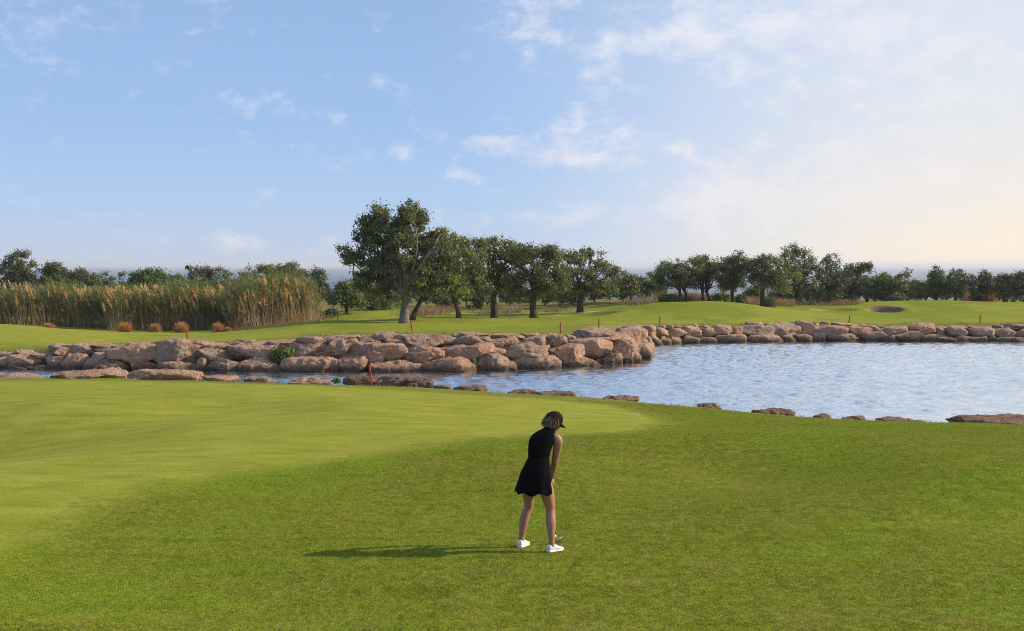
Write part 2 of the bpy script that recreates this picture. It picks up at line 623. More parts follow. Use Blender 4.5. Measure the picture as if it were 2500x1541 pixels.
# far waterline: column, distance
FAR_W = [(-900, 51.5), (-400, 50.5), (0, 49.6), (200, 49.2), (400, 48.6), (800, 48.4), (1020, 48.2), (1250, 48.9), (1370, 50.6), (1450, 51.3),
         (1510, 52.2), (1545, 53.4), (1563, 55.4), (1566, 57.5), (1562, 60.0), (1580, 63.0), (1614, 64.8), (1702, 66.2), (1815, 67.1), (2000, 68.0), (2500, 67.8), (3000, 66.5), (3600, 64.0)]
NEAR_E = [(-900, 926, 37.0), (-400, 924, 37.0), (0, 923, 36.4), (300, 924, 36.6), (600, 932, 36.0), (760, 938, 35.6), (900, 941, 35.2), (1050, 946, 34.6), (1200, 956, 33.6), (1300, 962, 33.0),
          (1450, 970, 32.2), (1600, 984, 31.2), (1760, 996, 30.2), (1850, 1006, 29.5), (1950, 1016, 28.9), (2100, 1025, 28.2), (2300, 1033, 27.6), (2500, 1036, 27.3), (3000, 1046, 26.6), (3800, 1050, 26.0)]


def wx(px, d):
    return (px - CX) / FPX * d


far_line = np.array([(wx(p, d), d) for p, d in FAR_W])
near_line = np.array([(wx(p, d), d + 0.75) for p, _, d in NEAR_E])
pond_poly = np.concatenate([far_line, np.array([[75, 60], [75, 30]]), near_line[::-1], np.array([[-45, 44]])])


def seg_dist(X, Y, poly, closed=True):
    best = np.full(X.shape, 1e9)
    n = len(poly)
    for i in range(n if closed else n - 1):
        a, b = poly[i], poly[(i + 1) % n]
        d = b - a
        L = d @ d + 1e-12
        t = np.clip(((X - a[0]) * d[0] + (Y - a[1]) * d[1]) / L, 0, 1)
        best = np.minimum(best, (X - a[0] - t * d[0]) ** 2 + (Y - a[1] - t * d[1]) ** 2)
    return np.sqrt(best)


def inside(X, Y, poly):
    r = np.zeros(X.shape, bool)
    n = len(poly)
    for i in range(n):
        x0, y0 = poly[i]
        x1, y1 = poly[(i + 1) % n]
        c = ((y0 > Y) != (y1 > Y)) & (X < (x1 - x0) * (Y - y0) / (y1 - y0 + 1e-12) + x0)
        r ^= c
    return r


def signed(X, Y, poly):
    d = seg_dist(X, Y, poly)
    return np.where(inside(X, Y, poly), -d, d)


def sstep(x, a, b):
    t = np.clip((x - a) / (b - a), 0, 1)
    return t * t * (3 - 2 * t)


CTRL = [
    # near lawn (column, row, distance)
    (1310, 1340, 13.44), (0, 1541, 10.4), (1250, 1541, 10.4), (2500, 1541, 10.4), (1250, 1700, 8.84), (-600, 1400, 12.3), (3200, 1400, 12.4),
    (300, 1240, 15.6), (900, 1160, 18.1), (1800, 1160, 18.0), (2400, 1160, 17.8), (2100, 1250, 15.3),
    (0, 1085, 22.4), (-300, 1050, 25.6), (500, 1070, 21.6), (0, 1000, 26.9), (600, 1002, 25.8), (1000, 1010, 25.6), (0, 945, 31.8), (700, 950, 31.6), (1400, 1010, 26.2), (1900, 1060, 22.6),
    # near bank edge
    *[(p, y, d) for p, y, d in NEAR_E if -900 < p < 3800],
    # far bank just behind the boulders
    (-400, 872, 53.0), (0, 858, 52.4), (200, 846, 52.0), (300, 841, 52.0), (450, 836, 51.8), (600, 834, 51.6), (760, 822, 51.6), (900, 813, 51.6), (1010, 812, 51.6), (1200, 812, 52.0),
    (1370, 815, 53.6), (1430, 800, 57.2), (1500, 797, 60.5), (1600, 793, 67.2), (1700, 794, 69.0), (1850, 793, 70.2), (2000, 790, 71.0), (2250, 793, 71.0), (2500, 791, 70.6), (2900, 792, 69.5),
    # far lawn and its mounds
    (-300, 785, 72), (0, 790, 71.5), (130, 797, 72), (300, 808, 73), (450, 813, 73), (560, 808, 71), (640, 798, 69.5), (720, 789, 68.8), (800, 781, 68.2), (800, 804, 62.5), (640, 818, 59),
    (400, 822, 62), (150, 815, 62), (0, 820, 60), (987, 786, 68), (900, 782, 69), (1000, 800, 59), (1100, 790, 63), (1250, 792, 63), (1100, 776, 76), (1207, 773, 80), (1303, 774, 78), (1000, 775, 74),
    (1420, 776, 77), (1420, 764, 84), (1510, 760, 84), (1560, 772, 76), (1600, 745, 84), (1720, 736, 85), (1800, 739, 85), (1880, 752, 86), (1950, 757, 88), (1700, 765, 76), (1900, 770, 78), (2100, 770, 80),
    (2060, 760, 88), (2130, 750, 93), (2200, 736, 96), (2340, 734, 97), (2480, 742, 95), (2700, 744, 92), (2300, 765, 82), (2480, 768, 80), (2200, 766, 84),
    (920, 762, 86), (850, 772, 84), (1600, 735, 96), (1300, 757, 92), (1100, 758, 92), (700, 770, 88), (450, 790, 86), (200, 780, 86), (0, 772, 86), (-300, 772, 86),
]
for X_ in (-60, -30, 0, 30, 60):
    for Y_, z_ in ((104, -0.1), (125, -0.6)):
        CTRL.append((CX + X_ / Y_ * FPX, HY + (CAMZ - z_) / Y_ * FPX, Y_))
for X_ in (-30, 0, 30):
    CTRL.append((CX + X_ / 1.0 * FPX, HY + (CAMZ - 0.05) / 1.0 * FPX, 1.0))
    CTRL.append((CX + X_ / -20.0 * FPX, HY + (CAMZ - 0.3) / -20.0 * FPX, -20.0))
CP = np.array([P(*c) for c in CTRL])


def tps_fit(cp, lam=0.02):
    xy = cp[:, :2] / 20.0
    n = len(cp)
    d2 = ((xy[:, None] - xy[None]) ** 2).sum(-1)
    K = 0.5 * d2 * np.log(d2 + 1e-12) + lam * np.eye(n)
    A = np.zeros((n + 3, n + 3))
    A[:n, :n] = K
    A[:n, n] = A[n, :n] = 1
    A[:n, n + 1:] = xy
    A[n + 1:, :n] = xy.T
    return xy, np.linalg.solve(A, np.concatenate([cp[:, 2], np.zeros(3)]))


TXY, TW = tps_fit(CP, 0.004)


def land(X, Y):
    """smooth lawn surface without the pond"""
    x = np.clip(np.asarray(X, float), -75, 75) / 20.0
    y = np.clip(np.asarray(Y, float), -25, 128) / 20.0
    z = TW[-3] + TW[-2] * x + TW[-1] * y
    for (cx_, cy_), wv in zip(TXY, TW[:-3]):
        d2 = (x - cx_) ** 2 + (y - cy_) ** 2
        z = z + wv * 0.5 * d2 * np.log(d2 + 1e-12)
    # bunkers cut into the far lawn
    for px, d, rx, ry, dep in BUNKERS:
        bx = wx(px, d)
        q = np.sqrt(((X - bx) / rx) ** 2 + ((Y - d) / ry) ** 2)
        z = z - dep * (1 - sstep(q, 0.55, 1.0)) + 0.35 * dep * np.exp(-((q - 1.2) / 0.30) ** 2) * sstep(X - bx + 0.3 * (Y - d), -0.5 * rx, 0.7 * rx)
    return z


BUNKERS = [(2160, 88.5, 1.15, 2.4, 0.60), (2040, 90.0, 1.6, 2.0, 0.25), (1430, 81.0, 2.3, 2.4, 0.30)]


def ground_z(X, Y):
    X = np.asarray(X, float)
    Y = np.asarray(Y, float)
    z = land(X, Y)
    s = signed(X, Y, pond_poly)
    far = sstep(Y - np.interp(X, [-40, 0, 10, 40], [43, 43, 42, 45]), -1.5, 1.5)
    wd = 0.75 * (1 - far) + 2.5 * far
    bed = -2.3
    k = np.clip((s + 0.35) / (wd + 0.35), 0, 1)
    k = k * (1 - far) * (2 - k) + k * far if False else k
    z = bed * (1 - k) + z * k
    z = np.where(s < -0.35, bed, z)
    # the land falls away to the sea far behind the trees
    fall = sstep(Y, 128, 420)
    z = z * (1 - fall) + (-26.0) * fall
    # gentle swells and fine unevenness of the turf
    sw = (fbm(np.stack([X * 0.16 + 3.3, Y * 0.16, 0 * X], 1), 21, 2) - 0.5) * 0.72 * sstep(Y, 8, 12) * (1 - sstep(Y, 27, 31))
    sw = sw + (fbm(np.stack([X * 0.12 + 1.3, Y * 0.12, 0 * X], 1), 22, 2) - 0.5) * 0.55 * sstep(Y, 53, 57) * (1 - sstep(Y, 78, 84))
    sw = sw + -0.34 * np.exp(-((X - 3.4) / 2.4) ** 2 - ((Y - 18.6) / 2.0) ** 2) - 0.12 * np.exp(-((X - 7.5) / 2.0) ** 2 - ((Y - 14.6) / 1.2) ** 2) - 0.34 * np.exp(-((X + 10.5) / 2.8) ** 2 - ((Y - 23.0) / 2.0) ** 2)
    sw = sw * (1 - np.exp(-(((X - 0.0) / 3.5) ** 2 + ((Y - 13.4) / 2.0) ** 2)))
    bump = (fbm(np.stack([X * 0.5, Y * 0.5, 0 * X], 1), 3, 3) - 0.5) * 0.06 * sstep(s, 0.2, 1.5)
    return z + np.where((np.abs(X) < 80) & (Y < 130), sw * sstep(s, 0.5, 4.0) + bump, 0)


def gz(x, y):
    return float(ground_z(np.array([x]), np.array([y]))[0])


def lines(segs):
    out = [segs[0][0]]
    for a, b, st in segs:
        n = max(1, int(round((b - a) / st)))
        out += list(a + (b - a) * (np.arange(1, n + 1) / n))
    return np.array(out)


gx = lines([(-900, -80, 60), (-80, -40, 1.6), (-40, -13, 0.30), (-13, 13, 0.15), (13, 40, 0.30), (40, 80, 1.6), (80, 900, 60)])
gy = lines([(-120, -6, 8), (-6, 8, 0.5), (8, 40, 0.16), (40, 58, 0.22), (58, 100, 0.36), (100, 130, 1.2), (130, 440, 12), (440, 600, 40)])
GX, GY = np.meshgrid(gx, gy)
X1, Y1 = GX.ravel(), GY.ravel()
Z1 = ground_z(X1, Y1)
nx, ny = len(gx), len(gy)
ii, jj = np.meshgrid(np.arange(nx - 1), np.arange(ny - 1))
q0 = (jj * nx + ii).ravel()
GF = np.stack([q0, q0 + 1, q0 + nx + 1, q0 + nx], 1)


def ground_pts(lst, z=0.0):
    out = []
    for px, py in lst:
        zz = z(px, py) if callable(z) else z
        d = (CAMZ - zz) * FPX / (py - HY)
        out.append((wx(px, d), d))
    return np.array(out)


GREEN = ground_pts([(-900, 1480), (-300, 1420), (0, 1335), (90, 1288), (168, 1250), (270, 1217), (382, 1187), (611, 1150), (815, 1124), (1019, 1099), (1250, 1083), (1377, 1078), (1505, 1071), (1581, 1053), (1607, 1024),
                    (1581, 1002), (1479, 987), (1250, 974), (1019, 961), (764, 946), (510, 940), (200, 941), (0, 943), (-500, 945), (-1200, 960)],
                   lambda px, py: -0.28 if py < 1000 else (-0.12 if py < 1060 else 0.0))
sg = signed(X1, Y1, GREEN)
sp = signed(X1, Y1, pond_poly)
wob = (fbm(np.stack([X1 * 0.9, Y1 * 0.9, np.zeros_like(X1)], 1), 5, 3) - 0.5)
green = 1 - sstep(sg + wob * 0.8, -0.3, 0.85)
farside = sstep(Y1, 44, 47)
sc = np.stack([X1 * 0.11, Y1 * 0.11, np.zeros_like(X1)], 1)
fairway = np.clip(0.62 + 0.9 * (fbm(sc, 9, 3) - 0.5), 0, 1)
fairway = fairway * sstep(sp, 2.4, 4.5) * (1 - sstep(Y1, 84, 92) * (X1 < 8))
leftg = np.exp(-(((X1 + 22) / 9.0) ** 4 + ((Y1 - 65) / 8.0) ** 4))
tufty = fbm(np.stack([X1 * 0.35, Y1 * 0.22, 0 * X1], 1), 33, 4)
fairway = fairway * (1 - 0.9 * sstep(tufty, 0.50, 0.66))
green = np.where(Y1 > 44, np.clip(np.maximum(fairway, leftg * 1.1), 0, 1), green)
dry = np.where(Y1 > 44, 0.75 * (1 - sstep(sp, 2.4, 4.6)), 0.80 * (1 - sstep(sp, 0.9, 3.4)) * (0.75 + 1.2 * wob))
dry = np.maximum(dry, 0.55 * np.exp(-(((X1 + 8) / 5.0) ** 2 + ((Y1 - 58) / 4.5) ** 2)))
dry = np.maximum(dry, 0.9 * sstep(Y1, 86, 96) * (1 - 0.8 * (X1 > 14) * (Y1 < 104)))
dry = np.maximum(dry, (0.35 + 0.7 * wob) * np.exp(-(((X1 + 1) / 9.0) ** 4 + ((Y1 - 80) / 6.0) ** 4)))
dry = np.maximum(dry, 0.45 * np.exp(-(((X1 - 6) / 6.0) ** 2 + ((Y1 - 23.5) / 1.6) ** 2)))
dry = np.maximum(dry, 0.5 * np.exp(-(((X1 + 5) / 4.0) ** 2 + ((Y1 - 10.2) / 0.7) ** 2)))
sand = np.zeros_like(X1)
for px, d, rx, ry in ((1090, 75.5, 3.0, 1.3), (880, 77, 2.8, 1.2), (2020, 89.0, 1.6, 1.3), (1210, 77, 2.6, 1.0), (1430, 84.0, 2.4, 1.0)):
    sand = np.maximum(sand, 1 - sstep(np.sqrt(((X1 - wx(px, d)) / rx) ** 2 + ((Y1 - d) / ry) ** 2), 0.6, 1.05))
wild = np.where(Y1 > 44, 1 - sstep(sp, 1.9, 2.7), 1 - sstep(sp, 0.35, 0.75))
for px, d, rx, ry in ((2163, 89.0, 1.15, 2.6), (1425, 80.6, 2.2, 1.7)):
    wild = np.maximum(wild, (0.72 if px < 2000 else 1.0) * (1 - sstep(np.sqrt(((X1 - wx(px, d)) / rx) ** 2 + ((Y1 - d) / ry) ** 2), 0.75, 1.0)))
ZC = np.stack([green, np.clip(dry, 0, 1), sand], 1)
WC = np.stack([wild] * 3, 1)
ground = link('ground', mesh_np('ground', np.stack([X1, Y1, Z1], 1), GF, M['turf'], True, {'Zone': ZC, 'Wild': WC}))
tag(ground, 'mown golf course lawn with putting green and grassy far bank', 'lawn', kind='structure')

# water of the pond: a sheet with real wind waves
px_ = lines([(-48, -30, 0.5), (-30, 34, 0.12), (34, 78, 0.6)])
py_ = lines([(25, 50, 0.105), (50, 72, 0.13)])
PX, PY = np.meshgrid(px_, py_)
wp = np.concatenate([far_line + np.array([0, 2.2]), np.array([[78, 62], [78, 27]]), (near_line - np.array([0, 0.6]))[::-1], np.array([[-48, 44]])])
WX, WY = PX.ravel(), PY.ravel()
wr = np.random.default_rng(64)
WZ = np.zeros_like(WX)
for k in range(26):
    lam = 0.36 * (2.3 ** wr.uniform(0, 1))
    ang = wr.normal(1.15, 0.8)
    kk = 2 * math.pi / lam
    WZ += 0.036 / kk * np.sin(kk * (WX * math.cos(ang) + WY * math.sin(ang)) + wr.uniform(0, 6.28))
gust = fbm(np.stack([WX * 0.09, WY * 0.16, 0 * WX], 1), 45, 3)
shelter = sstep(-signed(WX, WY, pond_poly), 0.0, 3.0)
WZ *= (0.45 + 1.1 * sstep(gust, 0.35, 0.62)) * (0.35 + 0.65 * shelter) * ((WX > -30) & (WX < 34))
npx, npy = len(px_), len(py_)
wi, wj = np.meshgrid(np.arange(npx - 1), np.arange(npy - 1))
w0 = (wj * npx + wi).ravel()
ok = inside(WX, WY, wp)
WF = np.stack([w0, w0 + 1, w0 + npx + 1, w0 + npx], 1)
WF = WF[ok[WF].any(1)]
used, inv = np.unique(WF, return_inverse=True)
pond = link('pond', mesh_np('pond', np.stack([WX, WY, WATER_Z + WZ], 1)[used], inv.reshape(-1, 4), M['water'], True))
tag(pond, 'rippled blue pond water between the lawn and the boulder walls', 'water', kind='structure')

# sea on the horizon
sea = link('sea', mesh_np('sea', np.array([[-30000, 330, -16], [30000, 330, -16], [30000, 40000, -16], [-30000, 40000, -16]]), np.array([[0, 1, 2, 3]]), M['sea']))
tag(sea, 'hazy blue sea on the horizon behind the reeds', 'sea', kind='structure')

# ------------------------------------------------------------------ boulders
def ico_dirs(sub):
    bm = bmesh.new()
    bmesh.ops.create_icosphere(bm, subdivisions=sub, radius=1.0)
    bm.verts.ensure_lookup_table()
    V = np.array([v.co[:] for v in bm.verts])
    F = np.array([[v.index for v in f.verts] for f in bm.faces])
    bm.free()
    return V / np.linalg.norm(V, axis=1)[:, None], F


ICO = {s: ico_dirs(s) for s in (3, 4, 5)}


def rock_mesh(half, seed, sub=4, rugged=1.0, tilt=0.0, mat='rock'):
    rs = np.random.default_rng(seed)
    D, F = ICO[sub]
    p = rs.uniform(3.4, 6.5)
    r = (np.abs(D) ** p).sum(1) ** (-1 / p)
    V = D * r[:, None]
    # broken flat faces
    for k in range(rs.integers(9, 15)):
        m = rs.normal(size=3) * np.array([1.0, 1.0, 0.8])
        m /= np.linalg.norm(m)
        c = rs.uniform(0.76, 1.04)
        ov = np.maximum(V @ m - c, 0)
        V = V - m * ov[:, None] * 0.97
    half = np.asarray(half, float)
    big = np.min(half)
    q = V * half / max(0.25, half.max())
    V = V * (1 + 0.14 * rugged * (fbm(q * 2.1 + seed * 3.7, seed, 3) - 0.5)[:, None] * 2)
    # fit to the wanted size again
    mn, mx = V.min(0), V.max(0)
    V = ((V - (mn + mx) / 2) / ((mx - mn) / 2)) * half
    # ledges and pits in metres
    n = V / (half ** 2)
    n /= np.linalg.norm(n, axis=1)[:, None]
    f1 = np.abs(fbm(V * 3.2 + seed, seed + 5, 4) - 0.5) * 2
    f2 = fbm(V * 9.0 + seed, seed + 9, 3) - 0.5
    strat = np.abs(((V[:, 2] + 0.25 * V[:, 0] * tilt) * 5.5 + 1.5 * fbm(V * 1.5, seed + 2, 2)) % 1.0 - 0.5) - 0.25
    V = V + n * (big * (0.30 * (0.22 - f1) * rugged + 0.22 * f2 * rugged + 0.10 * strat))[:, None]
    a = tilt
    Rm = np.array([[math.cos(a), 0, -math.sin(a)], [0, 1, 0], [math.sin(a), 0, math.cos(a)]])
    V = V @ Rm.T
    yw = rs.uniform(-0.25, 0.25)
    Rz = np.array([[math.cos(yw), -math.sin(yw), 0], [math.sin(yw), math.cos(yw), 0], [0, 0, 1]])
    return mesh_np('stone', V @ Rz.T, F, M[mat], True)


def far_dW(px):
    tip = [(p, d) for p, d in FAR_W if d <= 57.6 or p < 1500]
    if px <= 1563:
        q = [t for t in FAR_W[:13]]
    else:
        q = [t for t in FAR_W[15:]]
    return float(np.interp(px, [a for a, _ in q], [b for _, b in q]))


def wall_stone(parent, px0, py0, px1, py1, seed, back=False, sub=4):
    cxp, cyp = (px0 + px1) / 2, (py0 + py1) / 2
    dW = far_dW(max(cxp, 1580) if back else min(cxp, 1563))
    d = dW + 0.8
    for _ in range(8):
        z = CAMZ - (cyp - HY) / FPX * d
        rim = 0.25 if not back else -0.15
        d = dW + 0.35 + max(0.0, (z - WATER_Z) / (rim - WATER_Z)) * 1.55
    hw = (px1 - px0) / 2 / FPX * d * 1.24
    hh = (py1 - py0) / 2 / FPX * d * 1.40
    dep = max(0.30, min(0.75, 0.62 * hw + 0.12))
    top = z + hh > rim - 0.12
    if top:
        dep *= 1.25
    c = P(cxp, cyp, d + 0.25 * dep)
    # stones of the lowest course reach below the water
    if cyp > (870 if not back else 822):
        hh += 0.10
        c[2] -= 0.10
    me = rock_mesh((hw, dep, hh), seed, sub, 1.0, random.uniform(-0.07, 0.07))
    o = link('stone', me, parent)
    o.location = [float(v) for v in (c - WALL0[parent.name])]
    return o


WALL0 = {}


def wall(label, loc):
    e = empty('boulder_wall', loc)
    WALL0[e.name] = np.array(loc, float)
    tag(e, label, 'stone wall', 'boulder walls around the pond')
    return e


W1 = wall('tall tan boulder wall with a rounded tip reaching into the pond', (-6.0, 50.0, WATER_Z))
W2 = wall('low boulder wall along the far shore of the open pond, under the bunker mound', (14.0, 68.0, WATER_Z))
CR1 = [(0, 500, 90, 610), (60, 510, 270, 600), (270, 465, 495, 545), (205, 545, 660, 690), (490, 490, 850, 565), (720, 385, 970, 490), (840, 435, 1180, 565), (1080, 380, 1490, 530), (1470, 410, 1690, 500),
       (1730, 395, 2400, 620), (735, 555, 1000, 690), (980, 535, 1400, 690), (1380, 510, 1770, 610), (-40, 590, 190, 740), (120, 660, 480, 750), (460, 685, 800, 750), (840, 700, 970, 745), (970, 700, 1130, 745),
       (1235, 615, 1930, 780), (2020, 650, 2330, 780), (960, 380, 1200, 440), (1420, 370, 1760, 410), (1960, 350, 2280, 410), (-420, 560, 20, 720), (-700, 540, -400, 720), (-300, 500, 10, 590)]
CR2 = [(-60, 345, 560, 670), (-150, 330, 290, 400), (310, 340, 660, 490), (640, 335, 730, 380), (660, 365, 1070, 460), (945, 330, 1180, 400), (1085, 320, 1380, 440), (540, 440, 1000, 630), (1000, 370, 1700, 590),
       (1380, 330, 1640, 400), (1600, 320, 2040, 400), (2040, 280, 2450, 400), (1840, 390, 2440, 580), (-30, 640, 520, 780), (620, 610, 1160, 790), (1180, 595, 1810, 790), (1840, 590, 2580, 800), (2240, 490, 2420, 590), (520, 600, 640, 780)]
CR3 = [(0, 260, 450, 380), (-70, 330, 420, 590), (450, 310, 830, 410), (720, 210, 1050, 330), (410, 390, 1130, 640), (840, 295, 1210, 430), (1050, 370, 1240, 480), (1040, 240, 1280, 310), (1200, 240, 1690, 400),
       (1640, 260, 1910, 380), (1590, 240, 1730, 280), (1180, 430, 1700, 640), (1640, 385, 2420, 580), (1920, 260, 2360, 440), (2060, 245, 2450, 330), (1870, 225, 1990, 290), (1980, 200, 2360, 255), (-170, 600, 150, 800),
       (165, 555, 600, 800), (690, 640, 1330, 800), (1410, 590, 2170, 800), (1390, 420, 1640, 480), (430, 260, 740, 330), (150, 240, 460, 290)]
CR4 = [(-130, 310, 215, 430), (-150, 435, 190, 540), (200, 365, 780, 590), (0, 270, 390, 370), (370, 270, 770, 400), (290, 245, 480, 300), (480, 220, 720, 280), (760, 240, 1110, 390), (1090, 250, 1240, 330), (790, 380, 1335, 560),
       (1170, 320, 1750, 530), (1240, 260, 1700, 340), (1680, 280, 2110, 540), (1990, 290, 2210, 500), (1300, 150, 1800, 250), (1340, 220, 1860, 300), (1800, 200, 2080, 300), (-210, 540, 330, 775), (330, 570, 980, 765),
       (960, 555, 1570, 735), (1560, 530, 1920, 715), (1880, 500, 2210, 680), (720, 390, 860, 450), (0, 215, 300, 275), (700, 230, 950, 280), (1900, 150, 2200, 250)]
CR5 = [(200, 345, 480, 430), (330, 390, 490, 520), (470, 400, 610, 530), (590, 380, 780, 510), (750, 340, 880, 400), (760, 390, 1060, 510), (880, 345, 1000, 400), (940, 360, 1280, 500), (1160, 320, 1240, 390), (1270, 390, 1470, 520),
       (1290, 345, 1420, 400), (1430, 355, 1750, 500), (1740, 370, 1910, 490), (1920, 355, 2350, 490), (2000, 295, 2220, 360), (2250, 330, 2500, 480), (370, 520, 560, 660), (540, 525, 710, 640), (790, 520, 1000, 620),
       (1010, 505, 1255, 610), (1240, 520, 1490, 600), (1500, 490, 1940, 600), (1950, 480, 2480, 590), (640, 340, 760, 400), (690, 520, 830, 620), (380, 340, 600, 410)]
CR6 = [(230, 380, 680, 590), (320, 345, 560, 400), (590, 315, 830, 370), (650, 350, 990, 550), (960, 360, 1040, 440), (1030, 360, 1105, 410), (1090, 320, 1220, 380), (980, 405, 1500, 570), (1080, 380, 1300, 420), (1300, 350, 1700, 410),
       (1500, 410, 1920, 560), (1750, 385, 2080, 450), (1930, 440, 2250, 510), (2060, 395, 2290, 440), (2090, 430, 2530, 590), (380, 560, 640, 650), (640, 550, 900, 640), (900, 515, 1140, 640), (1230, 530, 1720, 640), (1800, 510, 2150, 640), (2130, 560, 2400, 640)]
CR7 = [(490, 360, 905, 510), (330, 395, 500, 440), (920, 400, 1130, 450), (910, 430, 1110, 530), (1090, 430, 1490, 570), (1140, 385, 1430, 430), (1500, 430, 1940, 560), (1450, 395, 1650, 430), (1930, 380, 2110, 440), (1960, 450, 2290, 590),
       (2130, 400, 2340, 450), (2310, 470, 2600, 600), (2340, 410, 2500, 460), (1780, 400, 1900, 430), (230, 500, 665, 640), (680, 540, 1200, 640), (1200, 570, 1500, 645), (1500, 580, 1780, 645), (1790, 570, 1970, 640), (1970, 590, 2500, 660),
       (2050, 365, 2450, 410), (2500, 400, 2900, 560), (2500, 540, 2950, 650), (2880, 420, 3300, 600)]
sd = 100
for x0, y0, scl, par, back, lst in ((0, 780, 6.1325, W1, False, CR1), (400, 780, 6.1325, W1, False, CR2), (800, 780, 6.1325, W1, False, CR3), (1200, 780, 6.1325, W1, False, CR4),
                                    (1500, 740, 6.1325, W2, True, CR5), (1850, 740, 7.009, W2, True, CR6), (2150, 740, 7.009, W2, True, CR7)):
    for (a, b_, c_, e_) in lst:
        sd += 1
        big = (c_ - a) > 300
        wall_stone(par, x0 + a / scl, y0 + b_ / scl, x0 + c_ / scl, y0 + e_ / scl, sd, back, (5 if (big and not back) else 4) if big or not back else 3)
# the rounded tip turns the corner: stones that lead back along the hidden side
for k, (X_, Y_, hz, zc) in enumerate(((16.6 - 10.75, 56.2, 0.42, -0.85), (6.15, 57.8, 0.40, -0.85), (6.2, 59.3, 0.42, -0.85), (6.3, 60.8, 0.4, -0.85), (5.6, 56.8, 0.4, -0.25), (5.75, 58.4, 0.38, -0.2), (5.8, 60.0, 0.4, -0.25), (6.5, 62.2, 0.38, -0.8), (6.1, 61.6, 0.36, -0.3))):
    me = rock_mesh((0.55, 0.85, hz), 900 + k, 4, 1.0, 0)
    o = link('stone', me, W1)
    o.location = (X_ - WALL0[W1.name][0], Y_ - WALL0[W1.name][1], zc - WALL0[W1.name][2])

# flat rocks on the near shore
SHORE = [
    ((-60, 913, 124, 925), 36.6, 'long low pinkish shore rock at the picture edge, left of the tallest slab'),
    ((133, 903, 303, 925), 36.7, 'humped pinkish slab on the near shore, longest on the grassy edge'),
    ((318, 905, 488, 925), 36.7, 'flat-topped pale slab on the near shore, tapering to one side'),
    ((496, 918, 580, 929), 36.4, 'low pale rock just beside the flat-topped pale slab'),
    ((597, 920, 670, 933), 36.2, 'small peaked grey rock on the near shore in the narrow channel'),
    ((708, 922, 812, 934), 35.9, 'low rubbly rock beside the small leafy weed on the near shore'),
    ((838, 919, 928, 936), 35.8, 'smooth reddish rock behind the tilted red stake on the near shore'),
    ((925, 920, 1060, 942), 35.6, 'long pitted pale rock running out from the tilted red stake'),
    ((990, 934, 1018, 943), 35.2, 'fist-like little rock against the long pitted shore rock'),
    ((1060, 939, 1102, 947), 35.0, 'thin dark ledge between the pitted rock and the arched ledge'),
    ((1108, 941, 1192, 955), 34.6, 'thin arched ledge of rock at the water edge, centre shore'),
    ((1234, 949, 1312, 963), 33.8, 'dark brown hump of rock above the golfer head on the shore'),
    ((1308, 954, 1402, 966), 33.3, 'rough grey-brown flat rock behind the golfer cap'),
    ((1474, 965, 1556, 979), 32.5, 'flat grey rock with a sprig of weed at the shore'),
    ((1703, 984, 1762, 998), 30.9, 'small reddish pointed rock poking out of the near grass'),
    ((1836, 996, 1938, 1016), 30.2, 'blocky red-brown rock with a straight top on the near shore'),
    ((1984, 1010, 2027, 1022), 29.5, 'tiny brown rock past the blocky red-brown one'),
    ((2050, 1015, 2118, 1026), 29.0, 'low brown stone almost buried in the near grass edge'),
    ((2140, 1020, 2246, 1036), 28.6, 'broken white-streaked rock low at the near shore'),
    ((2326, 1014, 2540, 1040), 28.2, 'large dark grey rugged rock at the near shore picture edge'),
]
for k, ((a, b_, c_, e_), d, lab) in enumerate(SHORE):
    hw = (c_ - a) / 2 / FPX * d * 1.06
    hh = (e_ - b_) / 2 / FPX * d * 1.25 + 0.04
    if k > 5:
        hh *= 0.85
    dep = min(0.7, max(0.25, hw * 0.55))
    me = rock_mesh((hw, dep, hh), 500 + k, 5 if hw > 0.3 else 4, 1.9, 0.0, 'rock' if k < 6 else 'rock_dark')
    me.name = 'shore_rock'
    cpt = P((a + c_) / 2, b_, d)
    o = link('shore_rock', me, None, (float(cpt[0]), float(d), float(cpt[2] - hh * (0.95 if k < 9 else 1.12))))
    tag(o, lab, 'rock', 'flat rocks along the near shore')

# ------------------------------------------------------------------ trees
def leaf_quads(C, size, rs, out=None, shade=None, red=0.0, aspect=0.55):
    """one bent leaf quad per centre"""
    n = len(C)
    nrm = rs.normal(size=(n, 3))
    if out is not None:
        nrm = nrm * 0.8 + out
    nrm[:, 2] += 0.35
    nrm /= np.linalg.norm(nrm, axis=1)[:, None]
    u = np.cross(nrm, rs.normal(size=(n, 3)))
    u /= np.linalg.norm(u, axis=1)[:, None] + 1e-9
    v = np.cross(nrm, u)
    s = size * rs.uniform(0.6, 1.35, n)[:, None]
    V = np.stack([C - u * s, C - v * s * aspect + nrm * s * 0.12, C + u * s, C + v * s * aspect + nrm * s * 0.12], 1).reshape(-1, 3)
    Q = np.arange(4 * n).reshape(n, 4)
    sh = rs.uniform(0, 1, n) if shade is None else np.clip(shade + rs.normal(size=n) * 0.22, 0, 1)
    rd = (rs.uniform(0, 1, n) < red).astype(float) * rs.uniform(0.4, 1, n) if np.isscalar(red) else np.clip(red, 0, 1) * (rs.uniform(0, 1, n) < 0.75)
    col = np.repeat(np.stack([sh, rd, np.zeros(n)], 1), 4, 0)
    return V, Q, col


